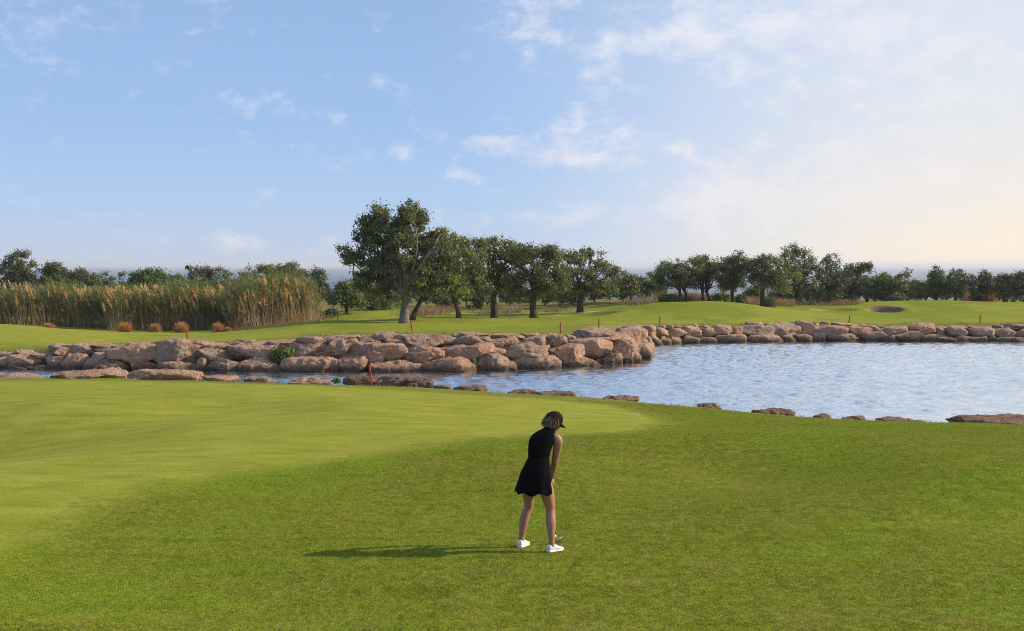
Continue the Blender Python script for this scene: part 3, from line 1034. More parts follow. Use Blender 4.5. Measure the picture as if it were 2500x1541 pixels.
def crown_points(lobes, n_clump, clump_r, rs, shell=0.5):
    vol = np.array([a[3] * a[4] * a[5] for a in lobes]) ** 0.75
    pick = rs.choice(len(lobes), n_clump, p=vol / vol.sum())
    L = np.array(lobes)[pick]
    d = rs.normal(size=(n_clump, 3))
    d /= np.linalg.norm(d, axis=1)[:, None]
    d[:, 2] = np.where(d[:, 2] < -0.55, -d[:, 2] * 0.6, d[:, 2])
    r = shell + (1 - shell) * rs.uniform(0, 1, n_clump) ** 0.6
    return L[:, :3] + d * L[:, 3:6] * r[:, None], d, pick


def make_tree(base, lobes, label, trunk_r, fork, name='carob_tree', mat='carob', bark='bark_dark', leaves=7000, leaf=0.085, clumps=70, clump_r=0.42, red=0.0, seed=1, lean=(0, 0),
              group='trees standing along the far lawn', limbs=22, cat='tree', shell=0.5, stems=1, trunk=True, stout=1.0):
    """base: world point; lobes: ellipsoids (x, y, z, rx, ry, rz) relative to base; fork: height where limbs leave"""
    rs = np.random.default_rng(seed)
    root = empty(name, base)
    tag(root, label, cat, group)
    clumps, clump_r, trunk_r = int(clumps * 1.6), clump_r * 0.72, trunk_r * 0.86
    cp, cd, pick = crown_points(lobes, clumps, clump_r, rs, shell)
    tops = []
    if trunk:
        tb = MB()
        for s in range(stems):
            off = np.array([(s - (stems - 1) / 2) * trunk_r * 3.2, 0, 0])
            spread = np.array([(s - (stems - 1) / 2) * 0.9 * fork * 0.35, 0, 0])
            n = 9
            t = np.linspace(0, 1, n)
            path = np.zeros((n, 3))
            path[:, 2] = t * fork - 0.15 * (t == 0)
            path[:, 0] = lean[0] * t ** 1.3 + np.sin(t * 5 + seed) * trunk_r * 0.35 * t
            path[:, 1] = lean[1] * t + np.cos(t * 4 + seed) * trunk_r * 0.3 * t
            path += off * (1 - t)[:, None] * (1 if stems > 1 else 0) + spread * t[:, None]
            rad = trunk_r / (stems ** 0.5) * (1.35 - 0.75 * t ** 0.35 + 0.22 * (t > 0.85))
            tb.tube(path, rad, 12)
            tops.append(path[-1])
        ob = tb.build('trunk', M[bark], root, True)
    else:
        tops.append(np.array([0, 0, 0.15]))
    bb = MB()
    order = rs.permutation(len(cp))[:limbs]
    for k in order:
        tgt = cp[k]
        st = tops[int(np.argmin([np.linalg.norm(tp[:2] - tgt[:2]) for tp in tops]))]
        t = np.linspace(0, 1, 7)[:, None]
        bow = rs.normal(size=3) * 0.16 * np.linalg.norm(tgt - st)
        bow[2] = abs(bow[2]) * 0.4
        start = st + np.array([rs.uniform(-1, 1) * trunk_r * 0.4, rs.uniform(-1, 1) * trunk_r * 0.4, -rs.uniform(0, 0.12) * fork])
        pth = start * (1 - t) + tgt * t + bow * (t * (1 - t) * 4) + np.array([0, 0, 1.0]) * (np.sqrt(t) - t) * 0.5
        r0 = trunk_r * rs.uniform(0.22, 0.42) * stout
        bb.tube(pth, r0 * (1 - 0.90 * np.linspace(0, 1, 7) ** 0.7) + 0.007, 6, cap=False)
        for q in range(2):
            j = rs.integers(3, 6)
            nb = cp[int(np.argmin(np.linalg.norm(cp - pth[j] - rs.normal(size=3) * 0.7, axis=1)))]
            pp = pth[j] * (1 - t) + nb * t + rs.normal(size=3) * 0.12 * (t * (1 - t) * 4)
            bb.tube(pp, 0.35 * r0 * (1 - 0.8 * np.linspace(0, 1, 7)) + 0.006, 5, cap=False)
    bb.build('branches', M[bark], root, True)
    # leaves gathered in clumps
    leaves = int(leaves * 1.2)
    leaf = leaf * 0.80
    wsz = rs.uniform(0.55, 1.4, len(cp))
    sprig = rs.uniform(0, 1, len(cp)) < 0.30
    cen_ = cp.mean(0)
    cp = np.where(sprig[:, None], cen_ + (cp - cen_) * (1 + rs.uniform(0.02, 0.11, len(cp)))[:, None], cp)
    wsz = np.where(sprig, wsz * 0.6, wsz)
    which = rs.choice(len(cp), leaves, p=wsz ** 2 / (wsz ** 2).sum())
    g = rs.normal(size=(leaves, 3))
    g /= np.linalg.norm(g, axis=1)[:, None]
    rr = rs.uniform(0, 1, leaves) ** 0.45
    wide = np.where(rs.uniform(0, 1, leaves) < 0.25, 1.7, 1.0)
    C = cp[which] + g * (clump_r * wsz[which] * rr * wide)[:, None] * np.array([1.1, 1.1, 0.85])
    outv = cd[which] * 0.5 + g * 0.6
    tone = rs.uniform(0.05, 0.85, len(cp))
    redc = (rs.uniform(0, 1, len(cp)) < red) * (0.3 + 0.7 * (cp[:, 2] > np.median(cp[:, 2])))
    V, Q, col = leaf_quads(C, leaf, rs, outv, tone[which], redc[which])
    link('crown', mesh_np('crown', V, Q, M[mat], False, {'Col': col}), root)
    return root


GROW = 1.09


def lobes_from_px(base_px, d, items):
    """items: (column, row, half width, half height) of crown masses in the photo, at the tree's own distance"""
    b = P(base_px[0], base_px[1], d)
    out = []
    rs = np.random.default_rng(int(base_px[0]))
    for it in items:
        px, py, hw, hh = it[:4]
        c = P(px, py, d) - b
        rx, rz = hw / FPX * d * GROW, hh / FPX * d * GROW * 1.04
        ry = min(max(rx, rz) * 1.0, 2.6)
        out.append((c[0], rs.uniform(-0.3, 0.3) * ry, c[2], rx, ry, rz))
    return b, out


def px_tree(px, py, d, items, label, seat=True, **kw):
    b, lb = lobes_from_px((px, py), d, items)
    z = gz(b[0], b[1])
    if seat:
        dz = b[2] - z
        lb = [(a[0], a[1], a[2] + dz, a[3], a[4], a[5]) for a in lb]
        b[2] = z - 0.03
    return make_tree(b, lb, label, **kw)


px_tree(987, 786, 68, [(930, 555, 52, 42), (1000, 545, 48, 40), (895, 600, 42, 38), (990, 610, 62, 50), (1065, 600, 40, 40), (930, 660, 50, 40), (1030, 665, 50, 40), (865, 630, 30, 24), (842, 618, 15, 18), (850, 648, 16, 10), (1090, 640, 34, 36), (905, 690, 34, 30), (960, 690, 40, 26), (1050, 695, 40, 28), (930, 715, 30, 20), (1085, 690, 34, 30)],
        'largest carob tree with thick pale grey trunk and spreading crown, nearest the stakes', trunk_r=0.33, fork=1.75, bark='bark', leaves=32000, leaf=0.090, clumps=250, clump_r=0.40, seed=11, limbs=44, shell=0.35, stout=1.45)
px_tree(1006, 782, 71, [(1080, 620, 45, 50), (1110, 600, 35, 30), (1060, 680, 50, 40), (1130, 640, 36, 40), (1100, 700, 46, 34), (1050, 705, 36, 26)],
        'carob tree with dark leaning trunk right behind the largest tree', trunk_r=0.20, fork=1.9, leaves=11500, clumps=115, seed=12, lean=(0.9, 0.3), limbs=26)
px_tree(1120, 779, 76, [(1130, 605, 36, 34), (1100, 655, 42, 40), (1150, 670, 40, 44), (1120, 710, 50, 28), (1165, 620, 26, 30), (1165, 705, 34, 26)],
        'carob tree with slim dark trunk and a dead side limb, second trunk in the row', trunk_r=0.22, fork=1.3, leaves=11500, clumps=115, seed=13, lean=(-0.2, 0), limbs=26)
px_tree(1207, 772, 80, [(1210, 605, 42, 28), (1170, 630, 30, 34), (1230, 650, 44, 44), (1180, 695, 44, 36), (1255, 625, 30, 28), (1245, 700, 40, 28)],
        'carob tree with reddish leaf tips and straight dark trunk, middle of the grove', trunk_r=0.30, fork=1.9, leaves=12000, clumps=120, seed=14, red=0.22, limbs=28)
px_tree(1303, 774, 78, [(1270, 620, 34, 32), (1310, 640, 40, 38), (1350, 640, 36, 34), (1290, 690, 50, 34), (1350, 690, 40, 34), (1330, 615, 30, 22), (1275, 710, 34, 22), (1330, 710, 34, 24)],
        'carob tree with short split dark trunk beside the sandy hollow', trunk_r=0.32, fork=1.5, leaves=12500, clumps=120, seed=15, limbs=28)
px_tree(1417, 764, 84, [(1380, 635, 34, 28), (1430, 630, 40, 24), (1470, 655, 30, 28), (1420, 680, 55, 34), (1370, 690, 36, 28), (1495, 665, 16, 10), (1460, 705, 44, 26), (1400, 715, 40, 22)],
        'rounded carob tree with open airy top on the rise, last of the near grove', trunk_r=0.30, fork=1.4, leaves=12500, clumps=120, seed=16, limbs=28)
px_tree(1540, 745, 98, [(1540, 690, 34, 22), (1515, 705, 24, 20), (1570, 710, 28, 20)], 'small low dark tree in the dip between the two groves', trunk_r=0.18, fork=0.8, leaves=4500, clumps=50, seed=17, limbs=10)
px_tree(1666, 737, 92, [(1640, 660, 40, 26), (1680, 660, 34, 24), (1605, 680, 20, 18), (1650, 690, 50, 22)], 'low carob tree with a forked trunk at the top of the grass mound', trunk_r=0.24, fork=1.0, leaves=7500, clumps=80, seed=18, stems=2, limbs=22, red=0.06)
px_tree(1722, 737, 93, [(1720, 655, 34, 28), (1755, 660, 34, 34), (1710, 690, 30, 24), (1770, 690, 24, 24)], 'leafy carob tree right of the forked one, trunk half hidden by the mound', trunk_r=0.22, fork=0.9, leaves=7500, clumps=80, seed=19, stems=2, limbs=22, red=0.05)
px_tree(1789, 741, 91, [(1800, 645, 30, 28), (1780, 670, 30, 34), (1820, 670, 28, 34), (1795, 700, 34, 20)], 'carob tree with rusty red foliage at the top of its crown', trunk_r=0.22, fork=1.1, leaves=7500, clumps=80, seed=20, red=0.40, limbs=22)
px_tree(1862, 750, 90, [(1855, 650, 28, 30), (1890, 655, 34, 34), (1850, 690, 26, 28), (1900, 695, 30, 24), (1930, 670, 18, 22)], 'carob tree with bare lower trunk in front of the dry orange grass', trunk_r=0.24, fork=1.5, leaves=8000, clumps=80, seed=21, red=0.12, limbs=22)
px_tree(1945, 752, 97, [(1950, 635, 42, 32), (1930, 675, 36, 36), (1975, 670, 34, 36), (1950, 715, 40, 24)], 'tallest dark tree of the far grove, crown above all its neighbours', trunk_r=0.25, fork=1.6, leaves=9500, clumps=90, seed=22, mat='olive', limbs=26)
px_tree(2022, 752, 98, [(2025, 650, 26, 28), (2015, 690, 34, 34), (2045, 695, 24, 34), (2020, 725, 34, 20)], 'dark tree just right of the tallest one in the far grove', trunk_r=0.2, fork=1.3, leaves=7000, clumps=70, seed=23, mat='olive', limbs=18)
FARR = [(2075, [(2075, 680, 20, 32), (2070, 715, 26, 26)], 'narrow grey-green tree beside the spiky-topped one', 'olive'),
        (2116, [(2112, 665, 14, 26), (2126, 655, 6, 18), (2098, 660, 7, 16), (2112, 705, 30, 30)], 'spiky-topped dark tree above the bunker, with thin upright shoots', 'olive'),
        (2160, [(2160, 695, 26, 24), (2150, 720, 24, 20)], 'low green tree left of the domed tree on the bunker mound', 'shrub'),
        (2203, [(2203, 682, 26, 26), (2190, 710, 44, 26), (2235, 705, 24, 24)], 'broad domed tree standing behind the bunker mound', 'carob'),
        (2285, [(2285, 685, 20, 28), (2275, 715, 28, 24), (2300, 705, 20, 26)], 'bright green leafy tree on the mound, between domed and pointed trees', 'bright'),
        (2332, [(2332, 680, 18, 30), (2320, 710, 30, 28), (2355, 700, 24, 30)], 'pointed dark tree, tallest on the bunker mound', 'olive'),
        (2405, [(2405, 690, 18, 26), (2400, 720, 24, 20)], 'thin dark tree beside the orange dry bush', 'olive'),
        (2452, [(2455, 695, 24, 26), (2440, 720, 26, 20)], 'rounded dark tree near the picture edge, second last on the mound', 'olive'),
        (2500, [(2500, 690, 28, 30), (2500, 720, 34, 24)], 'last dark tree on the mound, cut by the picture edge', 'olive'),
        (2570, [(2570, 690, 34, 30), (2560, 720, 34, 24)], 'dark tree past the picture edge on the mound', 'olive')]
for k, (px, it, lab, mt) in enumerate(FARR[:-1]):
    px_tree(px, 738, 104, it, lab, trunk_r=0.16, fork=0.8, leaves=5200, clumps=60, clump_r=0.40, seed=40 + k, mat=mt, limbs=14, name='evergreen_tree', red=0.02, leaf=0.095)
FARL = [(45, 92, [(50, 635, 30, 26), (30, 660, 34, 26), (70, 665, 22, 26), (40, 690, 44, 24)], 'tall dark tree rising above the reeds at the picture edge', 'olive', 0.25),
        (135, 92, [(130, 665, 24, 20), (155, 680, 22, 22), (120, 690, 26, 20)], 'dark bushy tree behind the reeds, next to the tall one', 'olive', 0.18),
        (200, 92, [(195, 675, 20, 16), (220, 685, 22, 16), (190, 695, 28, 14)], 'low dark tree crown peeping over the reeds', 'olive', 0.18),
        (360, 90, [(360, 680, 40, 22), (345, 695, 34, 18), (385, 695, 34, 18)], 'rounded bright green tree crown above the reed plumes', 'bright', 0.16),
        (420, 94, [(425, 692, 24, 16), (405, 700, 24, 14)], 'small grey-green crown between the round green tree and open-branched tree', 'olive', 0.15),
        (505, 92, [(490, 675, 28, 20), (530, 670, 26, 20), (465, 660, 8, 10), (510, 700, 50, 22)], 'open-branched grey-green tree behind the middle of the reeds', 'olive', 0.16),
        (650, 90, [(650, 668, 30, 22), (680, 672, 26, 22), (640, 700, 34, 22), (690, 705, 30, 26)], 'leafy green tree rising behind the tallest reed clump', 'shrub', 0.18),
        (710, 90, [(710, 665, 20, 20), (735, 685, 20, 26), (720, 715, 26, 24)], 'dark branching tree just left of the sea view', 'olive', 0.18),
        (775, 90, [(775, 690, 16, 34), (790, 720, 18, 24), (765, 730, 22, 26)], 'narrow dark shrubby tree against the blue sea', 'olive', 0.15),
        (846, 86, [(846, 712, 34, 28), (830, 735, 28, 22), (865, 735, 26, 24)], 'rounded dense green bush standing alone before the sea', 'shrub', 0.15),
        (905, 90, [(905, 725, 26, 26), (925, 745, 30, 20), (895, 700, 18, 20)], 'dark dense bush tucked under the largest tree', 'shrub', 0.15)]
for k, (px, d, it, lab, mt, tr) in enumerate(FARL):
    px_tree(px, 772, d, it, lab, trunk_r=tr, fork=1.0, leaves=6200, clumps=70, clump_r=0.42, seed=70 + k, mat=mt, limbs=18, name='evergreen_tree', leaf=0.09, group='trees behind the reeds')

# dark shrubs closing the view behind the groves
HB = [(940, 735, 34, 26), (985, 738, 34, 24), (1040, 735, 34, 28), (1085, 742, 30, 22), (1140, 735, 34, 28), (1175, 745, 30, 20), (1245, 728, 34, 32), (1265, 745, 28, 20), (1330, 735, 34, 28), (1370, 740, 34, 24), (1400, 735, 30, 26), (1450, 735, 36, 26), (1490, 728, 34, 28),
      (1520, 712, 34, 30), (1580, 712, 36, 28), (1600, 715, 26, 20), (1840, 735, 22, 14), (1900, 740, 26, 20), (1975, 738, 34, 24), (2000, 735, 30, 24), (2050, 738, 34, 24), (2085, 730, 34, 28), (2120, 728, 34, 30), (2165, 728, 34, 24), (2215, 728, 34, 22), (2260, 725, 34, 24),
      (2310, 728, 34, 22), (2350, 726, 34, 24), (2420, 728, 34, 20), (2440, 724, 30, 22), (2480, 726, 34, 24), (2520, 724, 30, 24),
      (250, 705, 30, 18), (300, 705, 34, 20), (440, 712, 34, 18), (560, 712, 34, 22), (600, 700, 30, 26)]
MARK = [(250, 'the reeds under the low crown'), (300, 'the reeds left of the round green crown'), (440, 'the reeds right of the round green crown'), (560, 'the reeds past the open-branched tree'), (600, 'the reeds before the tallest clump'), (940, 'the shade left of the largest trunk'), (985, 'the largest trunk'),
        (1040, 'the leaning trunk'), (1085, 'the gap after the leaning trunk'), (1140, 'the slim second trunk'), (1175, 'the gap after the slim trunk'), (1245, 'the straight trunk with red-tipped crown'), (1265, 'the gap before the split trunk'), (1330, 'the split trunk'), (1370, 'the gap after the split trunk'),
        (1400, 'the airy rounded carob'), (1450, 'the right half of the airy carob'), (1490, 'the edge of the airy carob'), (1520, 'the small low tree'), (1580, 'the dip before the mound'), (1600, 'the foot of the forked carob'), (1840, 'the rusty carob'), (1900, 'the orange grass'), (1975, 'the tallest dark tree'),
        (2000, 'the gap after the tallest tree'), (2050, 'the dark tree after the tallest'), (2085, 'the narrow grey-green tree'), (2120, 'the spiky tree'), (2165, 'the low green tree'), (2215, 'the domed tree'), (2260, 'the gap before the bright tree'), (2310, 'the bright green tree'), (2350, 'the pointed tree'),
        (2420, 'the thin dark tree'), (2440, 'the rounded last trees'), (2480, 'the picture edge tree'), (2520, 'the picture corner')]
MARK = dict(MARK)
for k, (px, py, hw, hh) in enumerate(HB):
    d = (93 if px < 1600 else 100) + (k * 7 % 5) * 1.6 if px > 900 else 95
    if px > 2040:
        d += 8
    b = P(px, py, d)
    b[2] = gz(b[0], b[1])
    zc = CAMZ - (py - HY) / FPX * d - b[2]
    rx, rz = hw / FPX * d, hh / FPX * d
    top = zc + rz + 0.75
    lb = [(0, 0, top * 0.5, rx, rx, top * 0.5), (rx * 0.5, -0.2, top * 0.35, rx * 0.7, rx * 0.8, top * 0.4), (-rx * 0.5, -0.2, top * 0.35, rx * 0.7, rx * 0.8, top * 0.4)]
    make_tree(b, lb, 'dark hedge shrub behind ' + MARK[px], 0.07, 0.4, 'hedge_shrub', ['shrub', 'olive', 'olive', 'carob'][k % 4], leaves=3200, leaf=0.095, clumps=45, clump_r=0.34, seed=200 + k, group='dark shrubs closing the view', limbs=6, cat='shrub', shell=0.4, trunk=False)
for k, (px, py, d, hw, hh, lab, mt) in enumerate(((1632, 732, 91, 24, 12, 'round dark cushion bush on the mound beside the forked trunk', 'shrub'), (1808, 735, 94, 16, 14, 'yellow-green bush between two carob trunks on the mound', 'bright'),
                                                  (1760, 733, 93, 28, 16, 'dense green bush under the leafy carob tree', 'shrub'), (1880, 745, 89, 12, 14, 'little dark bush touching the bare carob trunk', 'shrub'),
                                                  (812, 764, 84, 14, 7, 'low round cushion shrub on the dry ground by the sea gap', 'olive'), (1100, 740, 90, 22, 18, 'grey leafless-looking bush behind the second trunk', 'olive'),
                                                  (2190, 730, 99, 16, 12, 'yellowish bush at the foot of the domed tree', 'bright'))):
    b = P(px, py, d)
    b[2] = gz(b[0], b[1])
    rx = hw / FPX * d
    top = max(0.4, CAMZ - (py - hh - HY) / FPX * d - b[2])
    make_tree(b, [(0, 0, top * 0.45, rx, rx * 0.9, top * 0.55)], lab, 0.05, 0.2, 'bush', mt, leaves=2200, leaf=0.075, clumps=45, clump_r=0.25, seed=300 + k, group='bushes among the trees', limbs=5, cat='bush', trunk=False)


# ------------------------------------------------------------------ reeds and tufts
def strips(base, tip, bow, width, cols, nseg=4, rs=RNG, tipw=0.05):
    """n tapered curved strips; base, tip, bow: (n,3); cols: two (n,3) colours base -> tip"""
    n = len(base)
    side = np.cross(tip - base, rs.normal(size=(n, 3)))
    side /= np.linalg.norm(side, axis=1)[:, None] + 1e-9
    V, C = [], []
    for k in range(nseg + 1):
        t = k / nseg
        c = base * (1 - t) + tip * t + bow * (t * t)
        wd = np.asarray(width).reshape(-1, 1) * (1 - (1 - tipw) * t ** 1.4)
        V += [c - side * wd, c + side * wd]
        cc = cols[0] * (1 - t) + cols[1] * t
        C += [cc, cc]
    m = 2 * (nseg + 1)
    V = np.stack(V, 1).reshape(-1, 3)
    C = np.stack(C, 1).reshape(-1, 3)
    o = (np.arange(n) * m)[:, None]
    Q = np.concatenate([o + np.array([2 * k, 2 * k + 1, 2 * k + 3, 2 * k + 2]) for k in range(nseg)])
    return V, Q, C


def plume(mb, rs, top, direction, L, n=44):
    """feathery seed head"""
    t = rs.uniform(0, 1, n)
    base = top + direction * (t * L)[:, None]
    out = rs.normal(size=(n, 3))
    out /= np.linalg.norm(out, axis=1)[:, None]
    wd = np.sin(np.clip(t * 0.85 + 0.15, 0, 1) * math.pi) * 0.125 + 0.012
    tip = base + direction * 0.16 * L + out * wd[:, None]
    k = rs.uniform(0.6, 1.25, (n, 1))
    c = np.array([[0.86, 0.56, 0.22]]) * k
    V, Q, C = strips(base, tip, np.zeros((n, 3)), np.full(n, 0.017), (c * 0.85, c * 1.1), 2, rs, 0.3)
    mb.add(V, Q, None, C)


def reed_bed(label, x0, x1, y0, y1, n, hfun, plume_n, plume_h, seed, tan=0.4):
    rs = np.random.default_rng(seed)
    root = None
    mb = MB()
    X = rs.uniform(x0, x1, n)
    fr_ = lambda x: y0 + 3.2 * ((x - x0) / (x1 - x0)) + 0.9 * (vnoise(np.stack([np.atleast_1d(x) * 0.7, np.atleast_1d(x) * 0, np.atleast_1d(x) * 0], 1), seed) - 0.5)
    Y = fr_(X) + 4.5 * rs.uniform(0, 1, n) ** 1.2
    Z = ground_z(X, Y)
    H = hfun(X, Y) * rs.uniform(0.70, 1.06, n) * (0.62 + 0.66 * vnoise(np.stack([X * 0.6, Y * 0.6, X * 0], 1), 8))
    base = np.stack([X, Y, Z - 0.05], 1)
    lean = np.stack([rs.normal(-0.14, 0.17, n), rs.normal(-0.02, 0.15, n), np.ones(n)], 1) * H[:, None]
    tip = base + lean * np.array([1, 1, 1])
    g = rs.uniform(0.7, 1.3, (n, 1))
    V, Q, C = strips(base, tip, np.zeros((n, 3)), rs.uniform(0.010, 0.017, n), (np.array([[0.42, 0.31, 0.18]]) * g, np.array([[0.190, 0.180, 0.070]]) * g), 2, rs, 0.5)
    mb.add(V, Q, None, C)
    # leaves up the stalk
    for k in range(9):
        t = 0.42 + 0.58 * (k + rs.uniform(0, 1, n)) / 9.0
        lb = base + lean * t[:, None]
        a = rs.uniform(0, 2 * math.pi, n)
        Ln = rs.uniform(0.30, 0.62, n) * (1.0 if k > 2 else 0.8)
        tp = lb + np.stack([np.cos(a) * Ln * 0.55 - 0.08, np.sin(a) * Ln * 0.55, Ln * 0.8], 1)
        bw = np.stack([np.cos(a) * Ln * 0.25, np.sin(a) * Ln * 0.25, -Ln * rs.uniform(0.15, 0.75, n)], 1)
        gg = rs.uniform(0.65, 1.4, (n, 1))
        dead = (rs.uniform(0, 1, (n, 1)) < (tan * 1.5 if k < 3 else tan * 0.30))
        c0 = np.where(dead, np.array([[0.330, 0.245, 0.125]]), np.array([[0.115, 0.175, 0.042]])) * gg
        c1 = np.where(dead, np.array([[0.40, 0.31, 0.17]]), np.array([[0.180, 0.235, 0.062]])) * gg
        V, Q, C = strips(lb, tp, bw, rs.uniform(0.012, 0.022, n), (c0, c1), 3, rs, 0.1)
        mb.add(V, Q, None, C)
    # flowering stalks towards the front
    for k in range(plume_n):
        x = rs.uniform(x0, x1)
        y = float(fr_(x)[0]) + rs.uniform(-0.25, 2.2)
        z = gz(x, y)
        h = plume_h(x) * rs.uniform(0.50, 1.05)
        dr = np.array([rs.normal(-0.30, 0.16), rs.normal(0, 0.1), 1.0])
        dr /= np.linalg.norm(dr)
        b = np.array([[x, y, z]])
        mid = b + np.array([[0.02, 0, h]])
        tp = mid + np.array([[-0.12, 0, 0.0]])
        V, Q, C = strips(b, tp, np.array([[rs.normal(-0.08, 0.08), 0, 0]]), [0.010], (np.array([[0.26, 0.19, 0.10]]), np.array([[0.36, 0.26, 0.13]])), 4, rs, 0.6)
        mb.add(V, Q, None, C)
        plume(mb, rs, V[-1], dr, rs.uniform(0.42, 0.72))
    o = mb.build('reeds', M['plant'])
    tag(o, label, 'reeds', 'reed beds behind the small green', 'stuff')
    return o


def hl(X, Y):
    px = X / 76.0 * FPX + CX
    top = np.interp(px, [-200, 0, 80, 200, 300, 420, 520, 600, 650, 720, 770, 800], [690, 690, 690, 695, 690, 688, 690, 684, 668, 672, 712, 745])
    return np.maximum(0.5, CAMZ - (top - HY) / FPX * Y - ground_z(X, Y)) * 1.0


reed_bed('tall green reeds with brown stalks and tan plumes at the picture edge', wx(-160, 76), wx(290, 76), 74.6, 80.0, 2500, hl, 190, lambda x: 2.0, 401, 0.55)
reed_bed('dense stand of green reeds crowded with golden plumes, middle of the reed belt', wx(285, 76), wx(590, 76), 74.4, 80.0, 2000, hl, 340, lambda x: 2.15, 402, 0.35)
reed_bed('tallest reed clump with feathery golden plumes beside the mound', wx(580, 76), wx(752, 76), 74.2, 79.0, 1400, hl, 230, lambda x: 2.5 if x > wx(640, 76) and x < wx(740, 76) else 1.7, 403, 0.45)

TUFT = [(118, 792, 15, 9, 'low orange dry grass tuft at the reed foot, alone near the picture edge'), (305, 793, 19, 17, 'largest round orange dry grass tuft below the reeds'), (379, 796, 15, 14, 'darker orange grass tuft between the largest one and the staked one'),
        (443, 794, 17, 17, 'orange grass tuft right behind the red stake'), (532, 792, 15, 16, 'tall brown-orange grass tuft at the start of the mound'), (556, 795, 9, 9, 'small orange grass tuft leaning against the tall brown-orange one')]
for k, (px, py, hw, hh, lab) in enumerate(TUFT):
    rs = np.random.default_rng(600 + k)
    d = 72.6
    b = P(px, py + hh, d)
    b[2] = gz(b[0], d)
    r, h = hw / FPX * d, 2 * hh / FPX * d
    n = 900
    a = rs.uniform(0, 2 * math.pi, n)
    el = rs.uniform(0.05, 1.5, n)
    L = rs.uniform(0.75, 1.1, n)
    base = np.stack([rs.normal(0, r * 0.18, n), rs.normal(0, r * 0.18, n), np.full(n, -0.03)], 1)
    tip = base + np.stack([np.cos(a) * np.cos(el) * r * L * 1.05, np.sin(a) * np.cos(el) * r * L, np.sin(el) * h * L * 1.0], 1)
    bow = np.stack([np.cos(a) * 0.25 * r, np.sin(a) * 0.25 * r, -np.full(n, 0.22) * h], 1)
    g = rs.uniform(0.55, 1.35, (n, 1))
    V, Q, C = strips(base, tip, bow, np.full(n, 0.014), (np.array([[0.30, 0.150, 0.065]]) * g, np.array([[0.62, 0.32, 0.13]]) * g), 3, rs, 0.2)
    o = link('grass_tuft', mesh_np('grass_tuft', V, Q, M['plant'], False, {'Col': C}), None, b.tolist())
    tag(o, lab, 'grass tuft', 'orange grass tufts in front of the reeds')

# pale dry grass under and behind the trees
rs = np.random.default_rng(77)
mb = MB()
for px, d, hw, h, n, col in ((1030, 84, 40, 0.55, 900, (0.40, 0.28, 0.15)), (1075, 88, 34, 0.6, 700, (0.42, 0.27, 0.15)), (1250, 88, 20, 0.75, 300, (0.38, 0.28, 0.17)), (1190, 86, 40, 0.3, 300, (0.36, 0.27, 0.14)), (1350, 88, 30, 0.4, 250, (0.36, 0.26, 0.15)),
                             (1560, 90, 20, 0.7, 700, (0.42, 0.29, 0.19)), (1680, 95, 60, 1.1, 1500, (0.42, 0.30, 0.15)), (1840, 95, 26, 0.9, 800, (0.42, 0.27, 0.15)), (1905, 95, 24, 0.85, 800, (0.43, 0.26, 0.13)), (2000, 97, 40, 0.5, 500, (0.33, 0.22, 0.12)), (2390, 105, 18, 1.1, 700, (0.43, 0.23, 0.10)),
                             (800, 84, 30, 0.35, 500, (0.36, 0.27, 0.14)), (700, 76, 60, 0.5, 900, (0.33, 0.25, 0.13)), (620, 74, 60, 0.4, 900, (0.28, 0.22, 0.11)), (2060, 97, 30, 0.6, 500, (0.33, 0.22, 0.12))):
    X = rs.normal(wx(px, d), hw / FPX * d * 0.6, n)
    Y = d + rs.normal(0, 1.2, n)
    b = np.stack([X, Y, ground_z(X, Y) - 0.02], 1)
    H = h * rs.uniform(0.5, 1.15, n) * (0.6 + 0.8 * vnoise(np.stack([X, Y, X * 0], 1) * 1.1, 4))
    a = rs.uniform(0, 2 * math.pi, n)
    tip = b + np.stack([np.cos(a) * H * 0.35, np.sin(a) * H * 0.35, H], 1)
    bw = np.stack([np.cos(a) * H * 0.2, np.sin(a) * H * 0.2, -H * 0.15], 1)
    g = rs.uniform(0.5, 1.05, (n, 1)) * np.array([col])
    tip[:, 2] -= 0.2 * H
    V, Q, C = strips(b, tip, bw, np.full(n, 0.022), (g * 0.8, g), 2, rs, 0.2)
    mb.add(V, Q, None, C)
tag(mb.build('dry_grass', M['plant']), 'pale dry grass standing under and behind the trees', 'grass', kind='stuff')

# ------------------------------------------------------------------ red stakes
M['stake'] = mat_simple('red_paint', (0.46, 0.050, 0.040), 0.55, 0.3, 30.0, 0.25, 0.2)
M['cap'] = mat_simple('pale_plastic', (0.58, 0.56, 0.48), 0.6, 0.3, 20.0, 0.12)
STAKES = [((457, 805), (457, 833), 53.0, 'red stake in front of the orange tuft on the small green side'),
          ((902, 892), (909, 938), 35.3, 'tilted red stake on the near shore, tallest and closest of all'),
          ((1003, 781), (1005, 812), 52.8, 'red stake on the bank below the largest tree trunk'),
          ((1368, 787), (1368, 818), 53.7, 'red stake at the bank corner where the wall steps back'),
          ((1462, 778), (1462, 803), 58.5, 'red stake next along from the corner one, above the wall tip'),
          ((1611, 772), (1610, 794), 66.8, 'red stake where the low far wall begins'),
          ((2075, 771), (2072, 790), 71.2, 'slightly leaning red stake before the shaded bunker'),
          ((2393, 769), (2393, 791), 71.0, 'last red stake on the far bank, near the picture edge'),
          ((824, 768), (824, 781), 69.0, 'short red stake on the dry ground left of the largest trunk'),
          ((699, 783), (699, 791), 69.0, 'tiny red stake at the crest of the mound before the reeds'),
          ((573, 795), (573, 803), 70.0, 'tiny faded stake beside the small orange tuft')]
